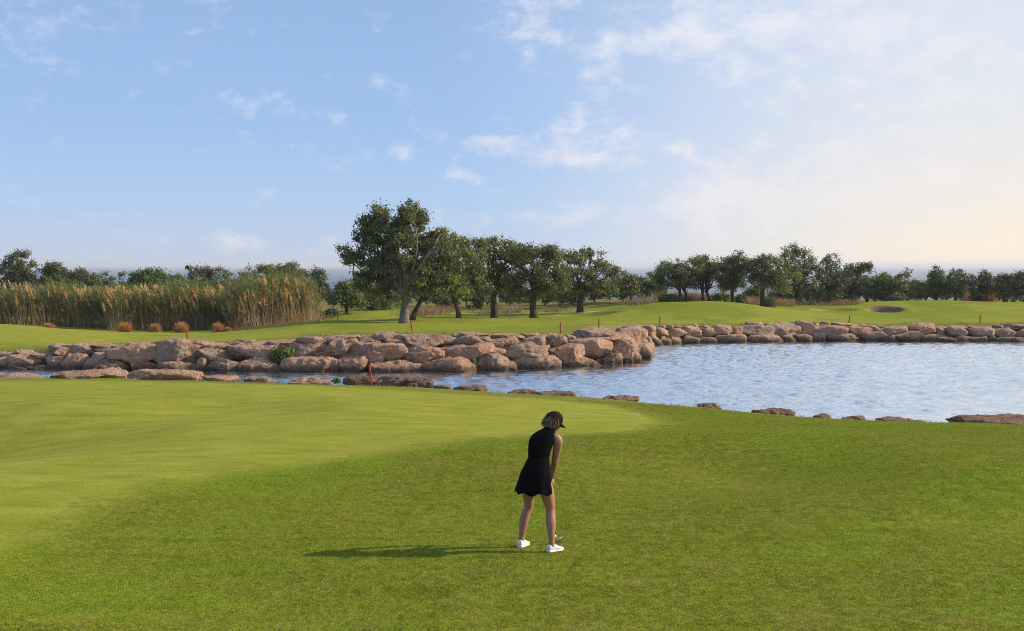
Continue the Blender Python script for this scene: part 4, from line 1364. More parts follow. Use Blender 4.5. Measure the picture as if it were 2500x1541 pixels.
for (tx, ty), (bx, by), d, lab in STAKES:
    b = P(bx, by, d)
    tpt = P(tx, ty, d)
    b[2] = gz(b[0], d)
    L = max(0.25, tpt[2] - b[2])
    hw = 0.027 if L > 0.45 else 0.018
    mb = MB()
    rs_ = []
    for z, s in ((-0.15, 1.0), (0.0, 1.0), (L * 0.5, 1.0), (L * 0.97, 1.0), (L, 0.8)):
        x = (tpt[0] - b[0]) * z / L
        h = hw * s
        rs_.append(np.array([[x - h, -h, z], [x - h * 0.8, -h * 1.05, z], [x + h * 0.8, -h * 1.05, z], [x + h, -h, z], [x + h, h, z], [x - h, h, z]]))
    mb.rings(rs_)
    tag(mb.build('hazard_stake', M['stake'], None, False, b.tolist()), lab, 'stake', 'red stakes around the pond')
# pale lid on the boulders
b = P(1088, 825, 51.2)
mb = MB()
a = np.linspace(0, 2 * math.pi, 20, endpoint=False)
for r_, z in ((0.115, -0.12), (0.115, 0.05), (0.13, 0.055), (0.13, 0.105), (0.12, 0.115)):
    mb.v.append
rr_ = [np.stack([np.cos(a) * r_, np.sin(a) * r_, np.full(20, z)], 1) for r_, z in ((0.115, -0.15), (0.115, 0.05), (0.13, 0.052), (0.13, 0.10), (0.118, 0.115))]
mb.rings(rr_)
tag(mb.build('valve_cap', M['cap'], None, False, b.tolist()), 'small pale round lid standing on the boulders below the largest tree', 'lid')


# ------------------------------------------------------------------ weeds among the stones
def weed(label, px, py, d, hw, hh, n, leaf, seed, cat='weed', mat='shrub', hang=False):
    rs = np.random.default_rng(seed)
    c = P(px, py, d)
    rx, rz = hw / FPX * d, hh / FPX * d
    g = rs.normal(size=(n, 3))
    g /= np.linalg.norm(g, axis=1)[:, None]
    g *= (rs.uniform(0, 1, n) ** 0.5)[:, None]
    C = g * np.array([rx, rx * 0.7, rz])
    V, Q, col = leaf_quads(C, leaf, rs, g * 0.6 + np.array([0, -0.3, 0.2]), 0.55, 0.0, 0.45)
    root = empty('weed' if cat == 'weed' else 'shrub', c)
    mb = MB()
    for k in range(8):
        tgt = C[rs.integers(0, n)]
        t = np.linspace(0, 1, 4)[:, None]
        mb.tube(np.array([0, rx * 0.3, -rz * 0.8]) * (1 - t) + tgt * t, 0.010 * (1 - 0.7 * t[:, 0]), 4, cap=False)
    mb.build('stem', M['bark_dark'], root)
    link('foliage', mesh_np('foliage', V, Q, M[mat], False, {'Col': col}), root)
    tag(root, label, cat, 'plants growing among the stones')


weed('leafy green shrub hanging over the boulder wall, biggest plant in it', 690, 868, 49.2, 36, 24, 900, 0.075, 801, 'shrub')
weed('sprig with small leaves trailing over the top boulder by the wall shrub', 705, 846, 50.0, 20, 8, 200, 0.05, 802)
weed('thin hanging weed on the face of a mid-wall boulder', 945, 876, 48.9, 6, 8, 110, 0.035, 803, mat='bright')
weed('dark green weed in the gap behind the tilted stake top', 904, 888, 49.3, 8, 9, 120, 0.05, 804)
weed('dark weed filling the gap between two low boulders, mid wall', 1157, 886, 49.0, 9, 14, 160, 0.05, 805)
weed('mossy green weed low in the wall near the picture edge', 112, 886, 50.4, 28, 10, 420, 0.05, 806, mat='bright')
weed('small green weed under the biggest square boulder', 320, 888, 49.6, 14, 8, 200, 0.05, 807)
weed('green weed sprouting from the start of the low far wall', 1632, 826, 65.6, 9, 5, 160, 0.05, 808, mat='bright')
weed('green weed in a joint of the low far wall below a flat stone', 1706, 824, 66.4, 6, 5, 120, 0.05, 809, mat='bright')
weed('bright leafy weed on the near shore left of the tilted stake', 822, 930, 35.5, 11, 8, 90, 0.05, 810, mat='bright')
weed('tiny weed tuft on top of the flat grey shore rock', 1496, 970, 32.5, 6, 3, 50, 0.03, 811)
weed('low grey-green weed in the hollow behind the wall tip', 1545, 826, 61.0, 12, 5, 240, 0.05, 812, mat='olive')
weed('dry brownish scrub at the water foot behind the wall tip', 1583, 846, 63.6, 16, 8, 300, 0.05, 813, mat='olive')
weed('green grassy patch on the bank behind the corner stake', 1400, 812, 56.0, 18, 5, 320, 0.05, 814, mat='bright')

# ------------------------------------------------------------------ golfer
M['skin'] = None
m, t, b_, out_ = material('skin')
pos = t.new('ShaderNodeNewGeometry').outputs['Position']
t.link(t.ramp(t.noise(pos, 18.0, 4.0, 0.6), [(0.3, (0.29, 0.135, 0.078)), (0.7, (0.38, 0.195, 0.120))]), b_.inputs['Base Color'])
b_.inputs['Roughness'].default_value = 0.48
b_.inputs['Specular IOR Level'].default_value = 0.4
b_.inputs['Subsurface Weight'].default_value = 0.12
b_.inputs['Subsurface Radius'].default_value = (0.02, 0.008, 0.004)
M['skin'] = m
M['dress'] = mat_simple('black_jersey', (0.0032, 0.0032, 0.0036), 0.9, 0.06, 120.0, 0.35, 0.35)
M['capcloth'] = mat_simple('black_cap_cloth', (0.005, 0.005, 0.006), 0.8, 0.12, 200.0, 0.3, 0.3)
M['hair'] = mat_vcol('blonde_hair', 0.5, 0.15, 0.4)
M['shoe'] = mat_simple('white_mesh_shoe', (0.78, 0.72, 0.72), 0.7, 0.3, 160.0, 0.08, 0.4)
M['sole'] = mat_simple('white_foam_sole', (0.80, 0.79, 0.78), 0.6, 0.3, 60.0, 0.05)
M['steel'] = mat_simple('brushed_steel', (0.55, 0.55, 0.56), 0.28, 0.5, 90.0, 0.1, metal=1.0)
M['grip'] = mat_simple('black_rubber', (0.012, 0.012, 0.012), 0.7, 0.3, 200.0, 0.2)
M['lips'] = mat_simple('lips', (0.40, 0.16, 0.13), 0.5, 0.3)
M['eye'] = mat_simple('eye_white', (0.60, 0.58, 0.55), 0.3, 0.5, 30.0, 0.05)

GO = np.array([0.269, 13.45, 0.0])
GO[2] = gz(GO[0], GO[1])
r3 = np.array([0.77, -0.64, 0.0])
f3 = np.array([0.64, 0.77, 0.0])
golfer = empty('person', GO)
tag(golfer, 'golfer in black sleeveless dress and cap, bent over a club, seen from behind', 'person')


def ring(c, a, b, rt=r3, fw=f3, n=28, wave=None):
    th = np.linspace(0, 2 * math.pi, n, endpoint=False)
    k = 1.0 if wave is None else 1 + wave[0] * np.sin(th * wave[1] + wave[2])
    return np.asarray(c, float) + (a * np.cos(th) * k)[:, None] * rt + (b * np.sin(th) * k)[:, None] * fw


def smooth_path(pts, n):
    pts = np.asarray(pts, float)
    t = np.linspace(0, len(pts) - 1, n)
    out = []
    for v in t:
        i = min(int(v), len(pts) - 2)
        f = v - i
        p0, p1, p2, p3 = pts[max(i - 1, 0)], pts[i], pts[i + 1], pts[min(i + 2, len(pts) - 1)]
        out.append(0.5 * ((2 * p1) + (-p0 + p2) * f + (2 * p0 - 5 * p1 + 4 * p2 - p3) * f * f + (-p0 + 3 * p1 - 3 * p2 + p3) * f ** 3))
    return np.array(out)


def limb(mb, pts, n=26, sides=16):
    q = smooth_path(pts, n)
    mb.tube(q[:, :3], q[:, 3], sides)


TORSO = [((-0.01, -0.01, 0.80), 0.150, 0.120), ((0.0, 0.0, 0.86), 0.155, 0.122), ((0.024, 0.045, 1.00), 0.112, 0.082), ((0.036, 0.075, 1.08), 0.124, 0.092), ((0.055, 0.105, 1.15), 0.140, 0.098),
         ((0.085, 0.135, 1.205), 0.135, 0.085), ((0.115, 0.16, 1.25), 0.085, 0.060), ((0.14, 0.183, 1.285), 0.045, 0.045), ((0.165, 0.21, 1.33), 0.043, 0.045)]
HC = np.array([0.193, 0.238, 1.378])
hf = np.array([0.74, 0.38, -0.55])
hf /= np.linalg.norm(hf)
hr = np.cross(hf, np.array([0, 0, 1.0]))
hr /= np.linalg.norm(hr)
hu = np.cross(hr, hf)
HM = np.stack([hr, hf, hu], 1)            # columns: right, forward, up of the head


def hp(x, y, z):
    return HC + HM @ np.array([x, y, z])


body = MB()
body.rings([ring(*q_) for q_ in [tuple(x) for x in smooth_path([(*c, a, b) for c, a, b in TORSO], 30)[:, :]] for q_ in []] or [ring(x[:3], x[3], x[4]) for x in smooth_path([(*c, a, b) for c, a, b in TORSO], 30)])
body.ball(HC, (0.074, 0.090, 0.108), HM, 20, 14)
body.ball(hp(0, 0.030, -0.055), (0.052, 0.058, 0.060), HM)            # jaw
body.ball(hp(0, 0.098, -0.018), (0.012, 0.018, 0.022), HM)            # nose
for s in (-1, 1):
    body.ball(hp(s * 0.076, -0.005, -0.01), (0.010, 0.022, 0.030), HM)   # ears
limb(body, [(-0.075, 0.035, 0.86, 0.090), (-0.088, 0.055, 0.74, 0.084), (-0.090, 0.085, 0.63, 0.073), (-0.085, 0.135, 0.52, 0.060), (-0.086, 0.155, 0.44, 0.051), (-0.115, 0.145, 0.36, 0.053), (-0.132, 0.138, 0.30, 0.053), (-0.150, 0.125, 0.20, 0.041), (-0.164, 0.12, 0.12, 0.033), (-0.166, 0.12, 0.06, 0.036)])
limb(body, [(0.055, -0.055, 0.84, 0.075), (0.080, -0.056, 0.74, 0.084), (0.112, -0.050, 0.63, 0.078), (0.138, -0.035, 0.52, 0.063), (0.150, -0.030, 0.44, 0.052), (0.152, -0.055, 0.36, 0.054), (0.154, -0.070, 0.30, 0.055), (0.158, -0.095, 0.20, 0.042), (0.160, -0.11, 0.12, 0.034), (0.160, -0.11, 0.06, 0.037)])
limb(body, [(0.150, 0.125, 1.215, 0.045), (0.232, 0.070, 1.195, 0.054), (0.230, 0.080, 1.10, 0.047), (0.212, 0.105, 1.00, 0.040), (0.202, 0.122, 0.94, 0.036), (0.190, 0.195, 0.86, 0.035), (0.180, 0.265, 0.775, 0.025), (0.170, 0.295, 0.735, 0.024)])
limb(body, [(0.060, 0.195, 1.215, 0.040), (0.020, 0.262, 1.190, 0.045), (0.045, 0.300, 1.11, 0.041), (0.085, 0.325, 1.00, 0.036), (0.105, 0.330, 0.95, 0.034), (0.130, 0.335, 0.87, 0.034), (0.152, 0.328, 0.79, 0.025), (0.160, 0.320, 0.755, 0.024)])
# hands closed round the grip
CH = np.array([0.218, 0.270, 0.030])      # sole of the club
HG = np.array([0.165, 0.315, 0.715])      # middle of the grip
ax = HG - CH
ax /= np.linalg.norm(ax)
g1 = np.cross(ax, f3)
g1 /= np.linalg.norm(g1)
g2 = np.cross(ax, g1)
for hz, sgn in ((-0.035, 1), (0.045, -1)):
    hc = HG + ax * hz
    pc = hc + g1 * (-0.020 * sgn)
    body.ball(pc, (0.030, 0.018, 0.043), np.stack([g2, g1, ax], 1))
    for k in range(4):
        z = (k - 1.5) * 0.0185
        rad = 0.0085 - 0.0006 * k
        ang = np.linspace(-0.5, 3.6 - 0.15 * k, 9)
        pts = [hc + ax * z + (g2 * math.cos(q + math.pi * (0.5 if sgn > 0 else 1.5)) + g1 * sgn * math.sin(q - math.pi / 2) * 1.0) * 0.0225 for q in ang]
        body.tube(pts, np.linspace(rad, rad * 0.8, 9), 8)
    ang = np.linspace(0, 1, 6)
    body.tube([pc + ax * (0.030 - 0.075 * q) + f3 * (-0.018) + g1 * sgn * 0.014 * q for q in ang], np.linspace(0.011, 0.0085, 6), 8)
tmp = body.build('body_source', M['skin'], None)
md = tmp.modifiers.new('unite', 'REMESH')
md.mode = 'VOXEL'
md.voxel_size = 0.0058
md.use_smooth_shade = True
ms = tmp.modifiers.new('soften', 'SMOOTH')
ms.factor = 0.5
ms.iterations = 3
dg = bpy.context.evaluated_depsgraph_get()
bme = bpy.data.meshes.new_from_object(tmp.evaluated_get(dg))
bme.name = 'body'
src = tmp.data
bpy.data.objects.remove(tmp)
bpy.data.meshes.remove(src)
bme.materials.clear()
bme.materials.append(M['skin'])
for p_ in bme.polygons:
    p_.use_smooth = True
link('body', bme, golfer)

# dress: fitted top with armholes, flared skirt
DR = [((0.016, 0.030, 0.97), 0.126, 0.098), ((0.024, 0.045, 1.00), 0.127, 0.097), ((0.034, 0.072, 1.08), 0.138, 0.105), ((0.050, 0.100, 1.15), 0.150, 0.111), ((0.070, 0.125, 1.20), 0.158, 0.106), ((0.092, 0.145, 1.24), 0.140, 0.094), ((0.114, 0.165, 1.275), 0.102, 0.076), ((0.138, 0.184, 1.302), 0.060, 0.057), ((0.148, 0.192, 1.322), 0.054, 0.054)]
SK = [((-0.026, -0.034, 0.635), 0.222, 0.180, 0.055), ((-0.025, -0.032, 0.66), 0.218, 0.177, 0.050), ((-0.018, -0.025, 0.74), 0.198, 0.163, 0.030), ((-0.008, -0.012, 0.83), 0.182, 0.148, 0.012), ((0.006, 0.012, 0.91), 0.156, 0.124, 0.004), ((0.024, 0.045, 1.00), 0.1272, 0.0972, 0.0)]
dr = MB()
dr.rings([ring(x[:3], x[3], x[4], n=48) for x in smooth_path([(*c, a, b) for c, a, b in DR], 22)], cap0=False, cap1=False)
dress = dr.build('dress', M['dress'], golfer, True)
dress['label'] = 'black sleeveless golf dress with flared skirt'
sk = MB()
rg = []
for k, x in enumerate(smooth_path([(*c, a, b, wv) for c, a, b, wv in SK], 22)):
    th = np.linspace(0, 2 * math.pi, 96, endpoint=False)
    kk = 1 + x[5] * (np.sin(th * 9 + 0.8) * 0.7 + np.sin(th * 5 + 2.0) * 0.5)
    rg.append(x[:3] + (x[3] * np.cos(th) * kk)[:, None] * r3 + (x[4] * np.sin(th) * kk)[:, None] * f3 + np.array([0, 0, 1.0]) * (x[5] * 0.25 * np.sin(th * 7))[:, None])
sk.rings(rg, cap0=False, cap1=False)
sko = sk.build('skirt', M['dress'], dress, True)
so_ = sko.modifiers.new('cloth', 'SOLIDIFY')
so_.thickness = 0.004
so_ = dress.modifiers.new('cloth', 'SOLIDIFY')
so_.thickness = 0.004
# armhole bands
for c, a in (((0.205, 0.088, 1.185), 0.056), ((0.018, 0.238, 1.200), 0.054)):
    mb = MB()
    c = np.array(c)
    out = c - np.array([0.074, 0.125, 1.19])
    out /= np.linalg.norm(out)
    uu = np.cross(out, np.array([0, 0, 1.0]))
    uu /= np.linalg.norm(uu)
    vv = np.cross(uu, out)
    th = np.linspace(0, 2 * math.pi, 25)
    mb.tube([c - out * 0.012 + uu * math.cos(q) * a * 0.9 + vv * math.sin(q) * a * 1.05 for q in th], 0.007, 8, cap=False)
    mb.build('armhole_band', M['dress'], dress, True)

# cap
cp_ = MB()
rg = []
for k in range(9):
    ph = math.pi / 2 * k / 8.5
    rad = math.cos(ph)
    th = np.linspace(0, 2 * math.pi, 32, endpoint=False)
    rg.append(np.array([hp(0.083 * rad * math.cos(q), 0.100 * rad * math.sin(q) - 0.002, 0.020 + 0.094 * math.sin(ph) + 0.012 * math.sin(q) * rad) for q in th]))
cp_.rings(rg, cap0=False, cap1=True)
cpo = cp_.build('cap', M['capcloth'], golfer, True)
cpo.modifiers.new('cloth', 'SOLIDIFY').thickness = 0.003
cpo['label'] = 'black baseball cap with curved brim'
br = MB()
n_ = 15
top_, bot_ = [], []
V, Q = [], []
for j in range(6):
    f = j / 5
    for i in range(n_):
        q = math.pi * (0.12 + 0.76 * i / (n_ - 1))
        x = math.cos(q) * (0.084 + 0.004 * f)
        y = math.sin(q) * (0.100 + 0.078 * f * math.sin(q) ** 0.6)
        z = 0.026 - 0.020 * f - 0.030 * (x / 0.085) ** 2 * (0.4 + 0.6 * f)
        V.append(hp(x, y, z))
for j in range(5):
    for i in range(n_ - 1):
        a0 = j * n_ + i
        Q.append((a0, a0 + 1, a0 + n_ + 1, a0 + n_))
br.add(np.array(V), np.array(Q))
bro = br.build('brim', M['capcloth'], cpo, True)
bro.modifiers.new('cloth', 'SOLIDIFY').thickness = 0.004
bt = MB()
bt.ball(hp(0, 0, 0.114), 0.007)
bt.build('button', M['capcloth'], cpo, True)
# hair: many strands from under the cap to the nape
rs = np.random.default_rng(5)
n = 900
th = rs.uniform(math.pi * 0.93, math.pi * 2.07, n)
zz = rs.uniform(-0.01, 0.045, n)
root = np.array([hp(0.082 * math.cos(q), 0.100 * math.sin(q) - 0.002, z) for q, z in zip(th, zz)])
L = rs.uniform(0.055, 0.108, n)
down = np.array([0, 0, -1.0]) * 0.75 + (-hu) * 0.35
outw = np.array([HM @ np.array([math.cos(q), math.sin(q), 0]) for q in th])
tip = root + down * L[:, None] + outw * 0.012 + rs.normal(size=(n, 3)) * 0.010
bow = outw * rs.uniform(-0.014, 0.020, n)[:, None] + np.array([-0.010, 0, 0])
gg = rs.uniform(0.5, 1.4, (n, 1))
c0 = np.array([[0.070, 0.040, 0.022]]) * gg
c1 = np.array([[0.20, 0.130, 0.075]]) * gg
V, Q, C = strips(root, tip, bow, np.full(n, 0.0042), (c0, c1), 4, rs, 0.35)
hb = MB()
hb.add(V, Q, None, C)
hb.ball(HC + HM @ np.array([0, -0.012, -0.012]), (0.077, 0.086, 0.082), HM, 20, 12, C=np.array([0.055, 0.033, 0.020]))
hairo = hb.build('hair', M['hair'], golfer, True)
hairo['label'] = 'blonde-brown hair hanging from under the cap'
mo = MB()
mo.ball(hp(0, 0.083, -0.058), (0.020, 0.010, 0.007), HM)
mo.build('mouth', M['lips'], golfer, True)
for s in (-1, 1):
    ey = MB()
    ey.ball(hp(s * 0.030, 0.078, 0.004), (0.013, 0.010, 0.008), HM)
    ey.build('eye', M['eye'], golfer, True)


# shoes
def shoe(ank, az, ln=0.225):
    d = np.array([math.sin(R(az)), math.cos(R(az)), 0])
    s = np.array([d[1], -d[0], 0])
    up_ = np.array([0, 0, 1.0])
    o = np.array([ank[0], ank[1], 0]) - d * 0.055
    prof = [(0.00, 0.026, 0.030, 0.072), (0.012, 0.034, 0.016, 0.092), (0.045, 0.037, 0.014, 0.100), (0.085, 0.038, 0.012, 0.095), (0.120, 0.041, 0.012, 0.078), (0.160, 0.045, 0.012, 0.060), (0.195, 0.042, 0.014, 0.048), (0.218, 0.030, 0.018, 0.040), (ln + 0.003, 0.014, 0.022, 0.034)]
    upm, slm = MB(), MB()
    ru, rso = [], []
    for t_, hw, z0, z1 in [tuple(v) for v in smooth_path(prof, 24)]:
        th_ = np.linspace(0, 2 * math.pi, 20, endpoint=False)
        c = o + d * t_
        ru.append(np.array([c + s * hw * np.sign(math.cos(q)) * abs(math.cos(q)) ** 0.75 + up_ * ((z0 + z1) / 2 + (z1 - z0) / 2 * np.sign(math.sin(q)) * abs(math.sin(q)) ** 0.8) for q in th_]))
        zb = 0.0 + 0.012 * max(0, (t_ - 0.17) / 0.06) ** 2
        zt = z0 + 0.013
        rso.append(np.array([c + s * (hw + 0.004) * np.sign(math.cos(q)) * abs(math.cos(q)) ** 0.6 + up_ * ((zb + zt) / 2 + (zt - zb) / 2 * np.sign(math.sin(q)) * abs(math.sin(q)) ** 0.5) for q in th_]))
    cen = np.array([ank[0], ank[1], 0])
    ru = [cen + (x - cen) * np.array([0.9, 0.9, 0.92]) for x in ru]
    rso = [cen + (x - cen) * np.array([0.9, 0.9, 0.92]) for x in rso]
    ru = [x[::-1] for x in ru]
    rso = [x[::-1] for x in rso]
    upm.rings(ru)
    slm.rings(rso)
    sh = upm.build('shoe', M['shoe'], golfer, True)
    slm.build('sole', M['sole'], sh, True)
    la = MB()
    for k in range(4):
        t_ = 0.085 + k * 0.018
        hwk = 0.020
        zt = np.interp(t_, [p[0] for p in prof], [p[3] for p in prof]) + 0.002
        la.tube([o + d * t_ - s * hwk + up_ * (zt - 0.012), o + d * t_ + up_ * zt, o + d * t_ + s * hwk + up_ * (zt - 0.012)], 0.0028, 6)
    la.v = [cen + (x - cen) * np.array([0.9, 0.9, 0.92]) for x in la.v]
    la.build('laces', M['sole'], sh, True)
    return sh


def foot_z(o):
    return gz(GO[0] + o[0], GO[1] + o[1]) - GO[2]


for ank, az in (((-0.166, 0.12), 28), ((0.160, -0.11), 52)):
    sh = shoe(ank, az)
    sh.location = (0, 0, foot_z(ank))

# club in her hands
club = empty('golf_club', GO + CH)
tag(club, 'golf iron with black grip and steel head, held by the golfer beside her shoe', 'golf club')
gr = MB()
gt = HG + ax * 0.16 - CH
gb = HG - ax * 0.10 - CH
gr.tube([gb, (gb + gt) / 2, gt], [0.0095, 0.0115, 0.0135], 12)
gr.build('grip', M['grip'], club, True)
sh_ = MB()
hose = np.array([0.0, 0.0, 0.03])
sh_.tube([hose, gb * 0.5 + hose * 0.5, gb], [0.0062, 0.0066, 0.0072], 10)
sh_.build('shaft', M['grip'], club, True)
hd = MB()
td = np.array([0.86, 0.36, 0.0])
td /= np.linalg.norm(td)
fd = np.array([-td[1], td[0], 0])
rg = []
for t_, h0, h1, th_ in ((-0.012, -0.018, 0.018, 0.012), (0.01, -0.024, 0.022, 0.018), (0.035, -0.026, 0.034, 0.018), (0.06, -0.024, 0.044, 0.016), (0.075, -0.014, 0.040, 0.012), (0.082, 0.002, 0.024, 0.008)):
    c = td * t_ + np.array([0, 0, 0.004])
    lo = c + np.array([0, 0, h0])
    hi = c + np.array([0, 0, h1]) - fd * 0.018
    rg.append(np.array([lo - fd * th_ * 0.5, lo + fd * th_ * 0.5, hi + fd * th_ * 0.2, hi - fd * th_ * 0.2]))
hd.rings(rg)
ho = hd.build('club_head', M['steel'], club, False)
bv = ho.modifiers.new('edge', 'BEVEL')
bv.width = 0.002
fe = MB()
fe.tube([hose * 0.2, hose, hose + (gb - hose) / np.linalg.norm(gb - hose) * 0.05], 0.0078, 10)
fe.build('hosel', M['steel'], club, True)


# ------------------------------------------------------------------ near turf: short blades
def turf_tile(seed, size=0.36, n=1300, h=0.015):
    rs = np.random.default_rng(seed)
    xy = rs.uniform(-size / 2 * 1.12, size / 2 * 1.12, (n, 2))
    a = rs.uniform(0, 2 * math.pi, n)
    hh = h * rs.uniform(0.3, 1.4, n)
    ln = rs.uniform(0.2, 1.1, n)
    base = np.stack([xy[:, 0], xy[:, 1], np.full(n, -0.004)], 1)
    tip = base + np.stack([np.cos(a) * hh * ln, np.sin(a) * hh * ln, hh], 1)
    w_ = rs.uniform(0.0022, 0.0042, n)[:, None]
    b2 = a + math.pi / 2 + rs.normal(0, 0.5, n)
    sd_ = np.stack([np.cos(b2), np.sin(b2), np.zeros(n)], 1) * w_
    V = np.stack([base - sd_, base + sd_, tip], 1).reshape(-1, 3)
    T = np.arange(3 * n).reshape(n, 3)
    kind = rs.uniform(0, 1, (n, 1))
    g = rs.uniform(0.6, 1.35, (n, 1))
    c = np.where(kind < 0.84, np.array([[1.45, 1.45, 1.4]]), np.where(kind < 0.95, np.array([[1.9, 1.75, 1.9]]), np.array([[2.3, 1.9, 3.2]]))) * g
    C = np.repeat(c, 3, 0)
    return mesh_np('turf_tile', V, T, M['grass'], False, {'Col': C})


def turf_field():
    rs = np.random.default_rng(909)
    xs = np.arange(-17, 17, 0.33)
    ys = np.arange(8.6, 31, 0.33)
    X, Y = np.meshgrid(xs, ys)
    X = X.ravel() + rs.uniform(-0.06, 0.06, X.size)
    Y = Y.ravel() + rs.uniform(-0.06, 0.06, Y.size)
    keep = (np.abs(X) < 0.46 * Y + 2.0)
    X, Y = X[keep], Y[keep]
    sgr = signed(X, Y, GREEN)
    spd = signed(X, Y, pond_poly)
    keep = (sgr > -0.1) & (spd > 1.15)
    X, Y = X[keep], Y[keep]
    e = 0.1
    Z = ground_z(X, Y)
    nx_ = -(ground_z(X + e, Y) - Z) / e
    ny_ = -(ground_z(X, Y + e) - Z) / e
    eul = np.zeros((len(X), 3), np.float32)
    for i in range(len(X)):
        q = Vector((0, 0, 1)).rotation_difference(Vector((nx_[i], ny_[i], 1)).normalized())
        ro = (q.to_matrix() @ Matrix.Rotation(rs.uniform(0, 2 * math.pi), 3, 'Z')).to_euler()
        eul[i] = ro[:]
    me = bpy.data.meshes.new('grass')
    me.vertices.add(len(X))
    me.vertices.foreach_set('co', np.stack([X, Y, Z], 1).astype(np.float32).ravel())
    at = me.attributes.new('eul', 'FLOAT_VECTOR', 'POINT')
    at.data.foreach_set('vector', eul.ravel())
    ix = me.attributes.new('pick', 'INT', 'POINT')
    ix.data.foreach_set('value', rs.integers(0, 5, len(X)).astype(np.int32))
    sv = me.attributes.new('scl', 'FLOAT_VECTOR', 'POINT')
    hs = (0.25 + 0.75 * sstep(signed(X, Y, GREEN), 0.0, 1.3)) * rs.uniform(0.8, 1.2, len(X))
    sv.data.foreach_set('vector', np.stack([np.ones_like(hs), np.ones_like(hs), hs], 1).astype(np.float32).ravel())
    me.update()
    o = link('grass', me)
    tag(o, 'short green turf blades of the near lawn around the golfer', 'grass', kind='stuff')
    tiles = bpy.data.collections.new('turf_tiles')
    for k in range(5):
        tiles.objects.link(bpy.data.objects.new('turf_tile', turf_tile(950 + k)))
    ng = bpy.data.node_groups.new('turf', 'GeometryNodeTree')
    ng.interface.new_socket('Geometry', in_out='INPUT', socket_type='NodeSocketGeometry')
    ng.interface.new_socket('Geometry', in_out='OUTPUT', socket_type='NodeSocketGeometry')
    gi = ng.nodes.new('NodeGroupInput')
    go = ng.nodes.new('NodeGroupOutput')
    ip = ng.nodes.new('GeometryNodeInstanceOnPoints')
    ci = ng.nodes.new('GeometryNodeCollectionInfo')
    ci.inputs[0].default_value = tiles
    ci.inputs[1].default_value = True
    ci.inputs[2].default_value = True
    na = ng.nodes.new('GeometryNodeInputNamedAttribute')
    na.data_type = 'FLOAT_VECTOR'
    na.inputs[0].default_value = 'eul'
    nb = ng.nodes.new('GeometryNodeInputNamedAttribute')
    nb.data_type = 'INT'
    nb.inputs[0].default_value = 'pick'
    e2r = ng.nodes.new('FunctionNodeEulerToRotation')
    L_ = ng.links.new
    L_(gi.outputs[0], ip.inputs['Points'])
    L_(ci.outputs[0], ip.inputs['Instance'])
    ip.inputs['Pick Instance'].default_value = True
    L_(nb.outputs[0], ip.inputs['Instance Index'])
    L_(na.outputs[0], e2r.inputs[0])
    L_(e2r.outputs[0], ip.inputs['Rotation'])
    nc = ng.nodes.new('GeometryNodeInputNamedAttribute')
    nc.data_type = 'FLOAT_VECTOR'
    nc.inputs[0].default_value = 'scl'
    L_(nc.outputs[0], ip.inputs['Scale'])
    L_(ip.outputs[0], go.inputs[0])
    mo_ = o.modifiers.new('turf', 'NODES')
    mo_.node_group = ng
    print('turf tiles', len(X))


turf_field()

# coarser grass along the banks
rs = np.random.default_rng(31)
mb = MB()
for line, off0, off1, n, h0, h1 in ((near_line, -0.95, -0.25, 9000, 0.03, 0.10), (far_line, 1.8, 3.3, 9000, 0.05, 0.16)):
    seg = np.linalg.norm(np.diff(line, axis=0), axis=1)
    cum = np.concatenate([[0], np.cumsum(seg)])
    t = rs.uniform(0, cum[-1], n)
    X = np.interp(t, cum, line[:, 0])
    Y = np.interp(t, cum, line[:, 1]) + rs.uniform(off0, off1, n)
    sdist = signed(X, Y, pond_poly)
    clump = vnoise(np.stack([X * 1.7, Y * 1.7, X * 0], 1), 12)
    keep = (sdist > (0.3 if off0 < 0 else 1.7)) & (clump > 0.35)
    X, Y, clump = X[keep], Y[keep], clump[keep]
    n = len(X)
    b = np.stack([X, Y, ground_z(X, Y) - 0.01], 1)
    H = (h0 + (h1 - h0) * rs.uniform(0, 1, n) ** 2) * (0.6 + clump)
    a = rs.uniform(0, 2 * math.pi, n)
    tip = b + np.stack([np.cos(a) * H * 0.7, np.sin(a) * H * 0.7, H], 1)
    bw = np.stack([np.cos(a) * H * 0.3, np.sin(a) * H * 0.3, -H * 0.25], 1)
    kind = rs.uniform(0, 1, (n, 1))
    g = rs.uniform(0.7, 1.3, (n, 1)) * np.where(kind < 0.55, np.array([[0.15, 0.18, 0.03]]), np.array([[0.30, 0.23, 0.09]]))
    V, Q, C = strips(b, tip, bw, np.full(n, 0.009), (g * 0.8, g), 2, rs, 0.2)
    mb.add(V, Q, None, C)
n = 2600
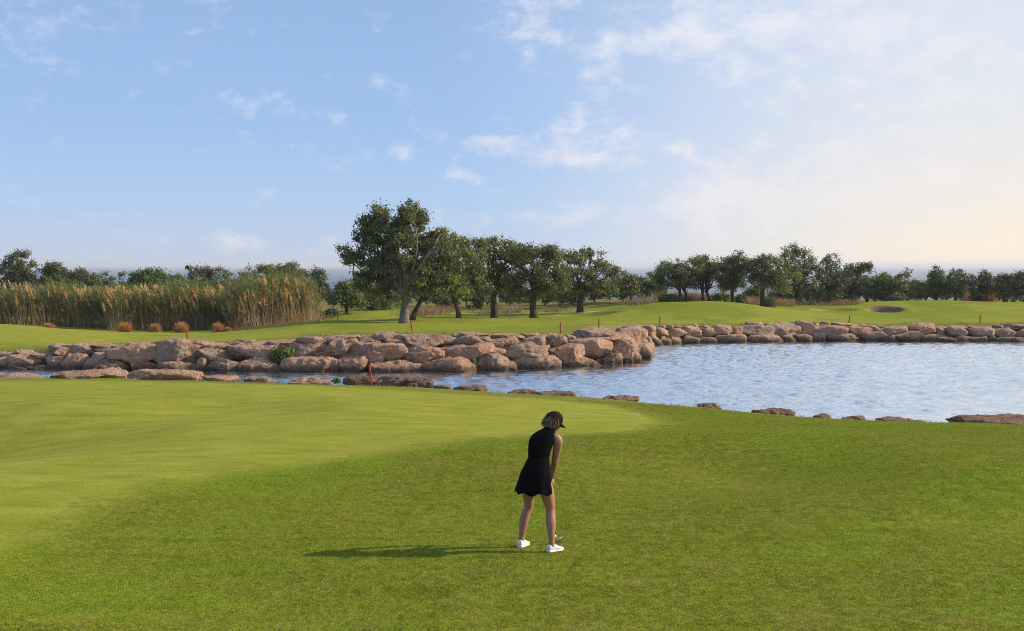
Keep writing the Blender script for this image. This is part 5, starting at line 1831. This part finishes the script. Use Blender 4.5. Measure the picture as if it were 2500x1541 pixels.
X = rs.uniform(-5.2, 0.6, n)
Y = 10.0 + 0.9 * rs.uniform(0, 1, n) ** 1.5
cl_ = vnoise(np.stack([X * 3.0, Y * 4.0, X * 0], 1), 14)
keep = cl_ > 0.52
X, Y, cl_ = X[keep], Y[keep], cl_[keep]
n = len(X)
b = np.stack([X, Y, ground_z(X, Y) - 0.005], 1)
H = rs.uniform(0.015, 0.055, n) * (0.4 + cl_)
a = rs.uniform(0, 2 * math.pi, n)
tip = b + np.stack([np.cos(a) * H, np.sin(a) * H, H], 1)
bw = np.stack([np.cos(a) * H * 0.4, np.sin(a) * H * 0.4, -H * 0.3], 1)
kind = rs.uniform(0, 1, (n, 1))
g = rs.uniform(0.7, 1.3, (n, 1)) * np.where(kind < 0.6, np.array([[0.13, 0.17, 0.015]]), np.where(kind < 0.8, np.array([[0.32, 0.24, 0.09]]), np.array([[0.10, 0.055, 0.025]])))
V, Q, C = strips(b, tip, bw, np.full(n, 0.004), (g * 0.8, g), 2, rs, 0.2)
mb.add(V, Q, None, C)
tag(mb.build('bank_grass', M['plant']), 'coarse olive and straw grass fringing the pond banks', 'grass', kind='stuff')

# ------------------------------------------------------------------ the air towards the sea
hm = bpy.data.materials.new('haze')
hm.use_nodes = True
ht = NT(hm.node_tree)
ho_ = ht.new('ShaderNodeOutputMaterial')
hv = ht.new('ShaderNodeVolumePrincipled')
hv.inputs['Color'].default_value = (0.93, 0.95, 1.0, 1)
hv.inputs['Density'].default_value = 0.00020
hv.inputs['Anisotropy'].default_value = 0.2
ht.link(hv.outputs[0], ho_.inputs['Volume'])
V = np.array([[x, y, z] for z in (-30, 14) for x, y in ((-31000, -200), (31000, -200), (31000, 41000), (-31000, 41000))])
hz = link('haze', mesh_np('haze', V, np.array([[3, 2, 1, 0], [4, 5, 6, 7], [0, 1, 5, 4], [1, 2, 6, 5], [2, 3, 7, 6], [3, 0, 4, 7]]), hm))
tag(hz, 'pale sea haze lying over the whole course', 'haze', kind='stuff')
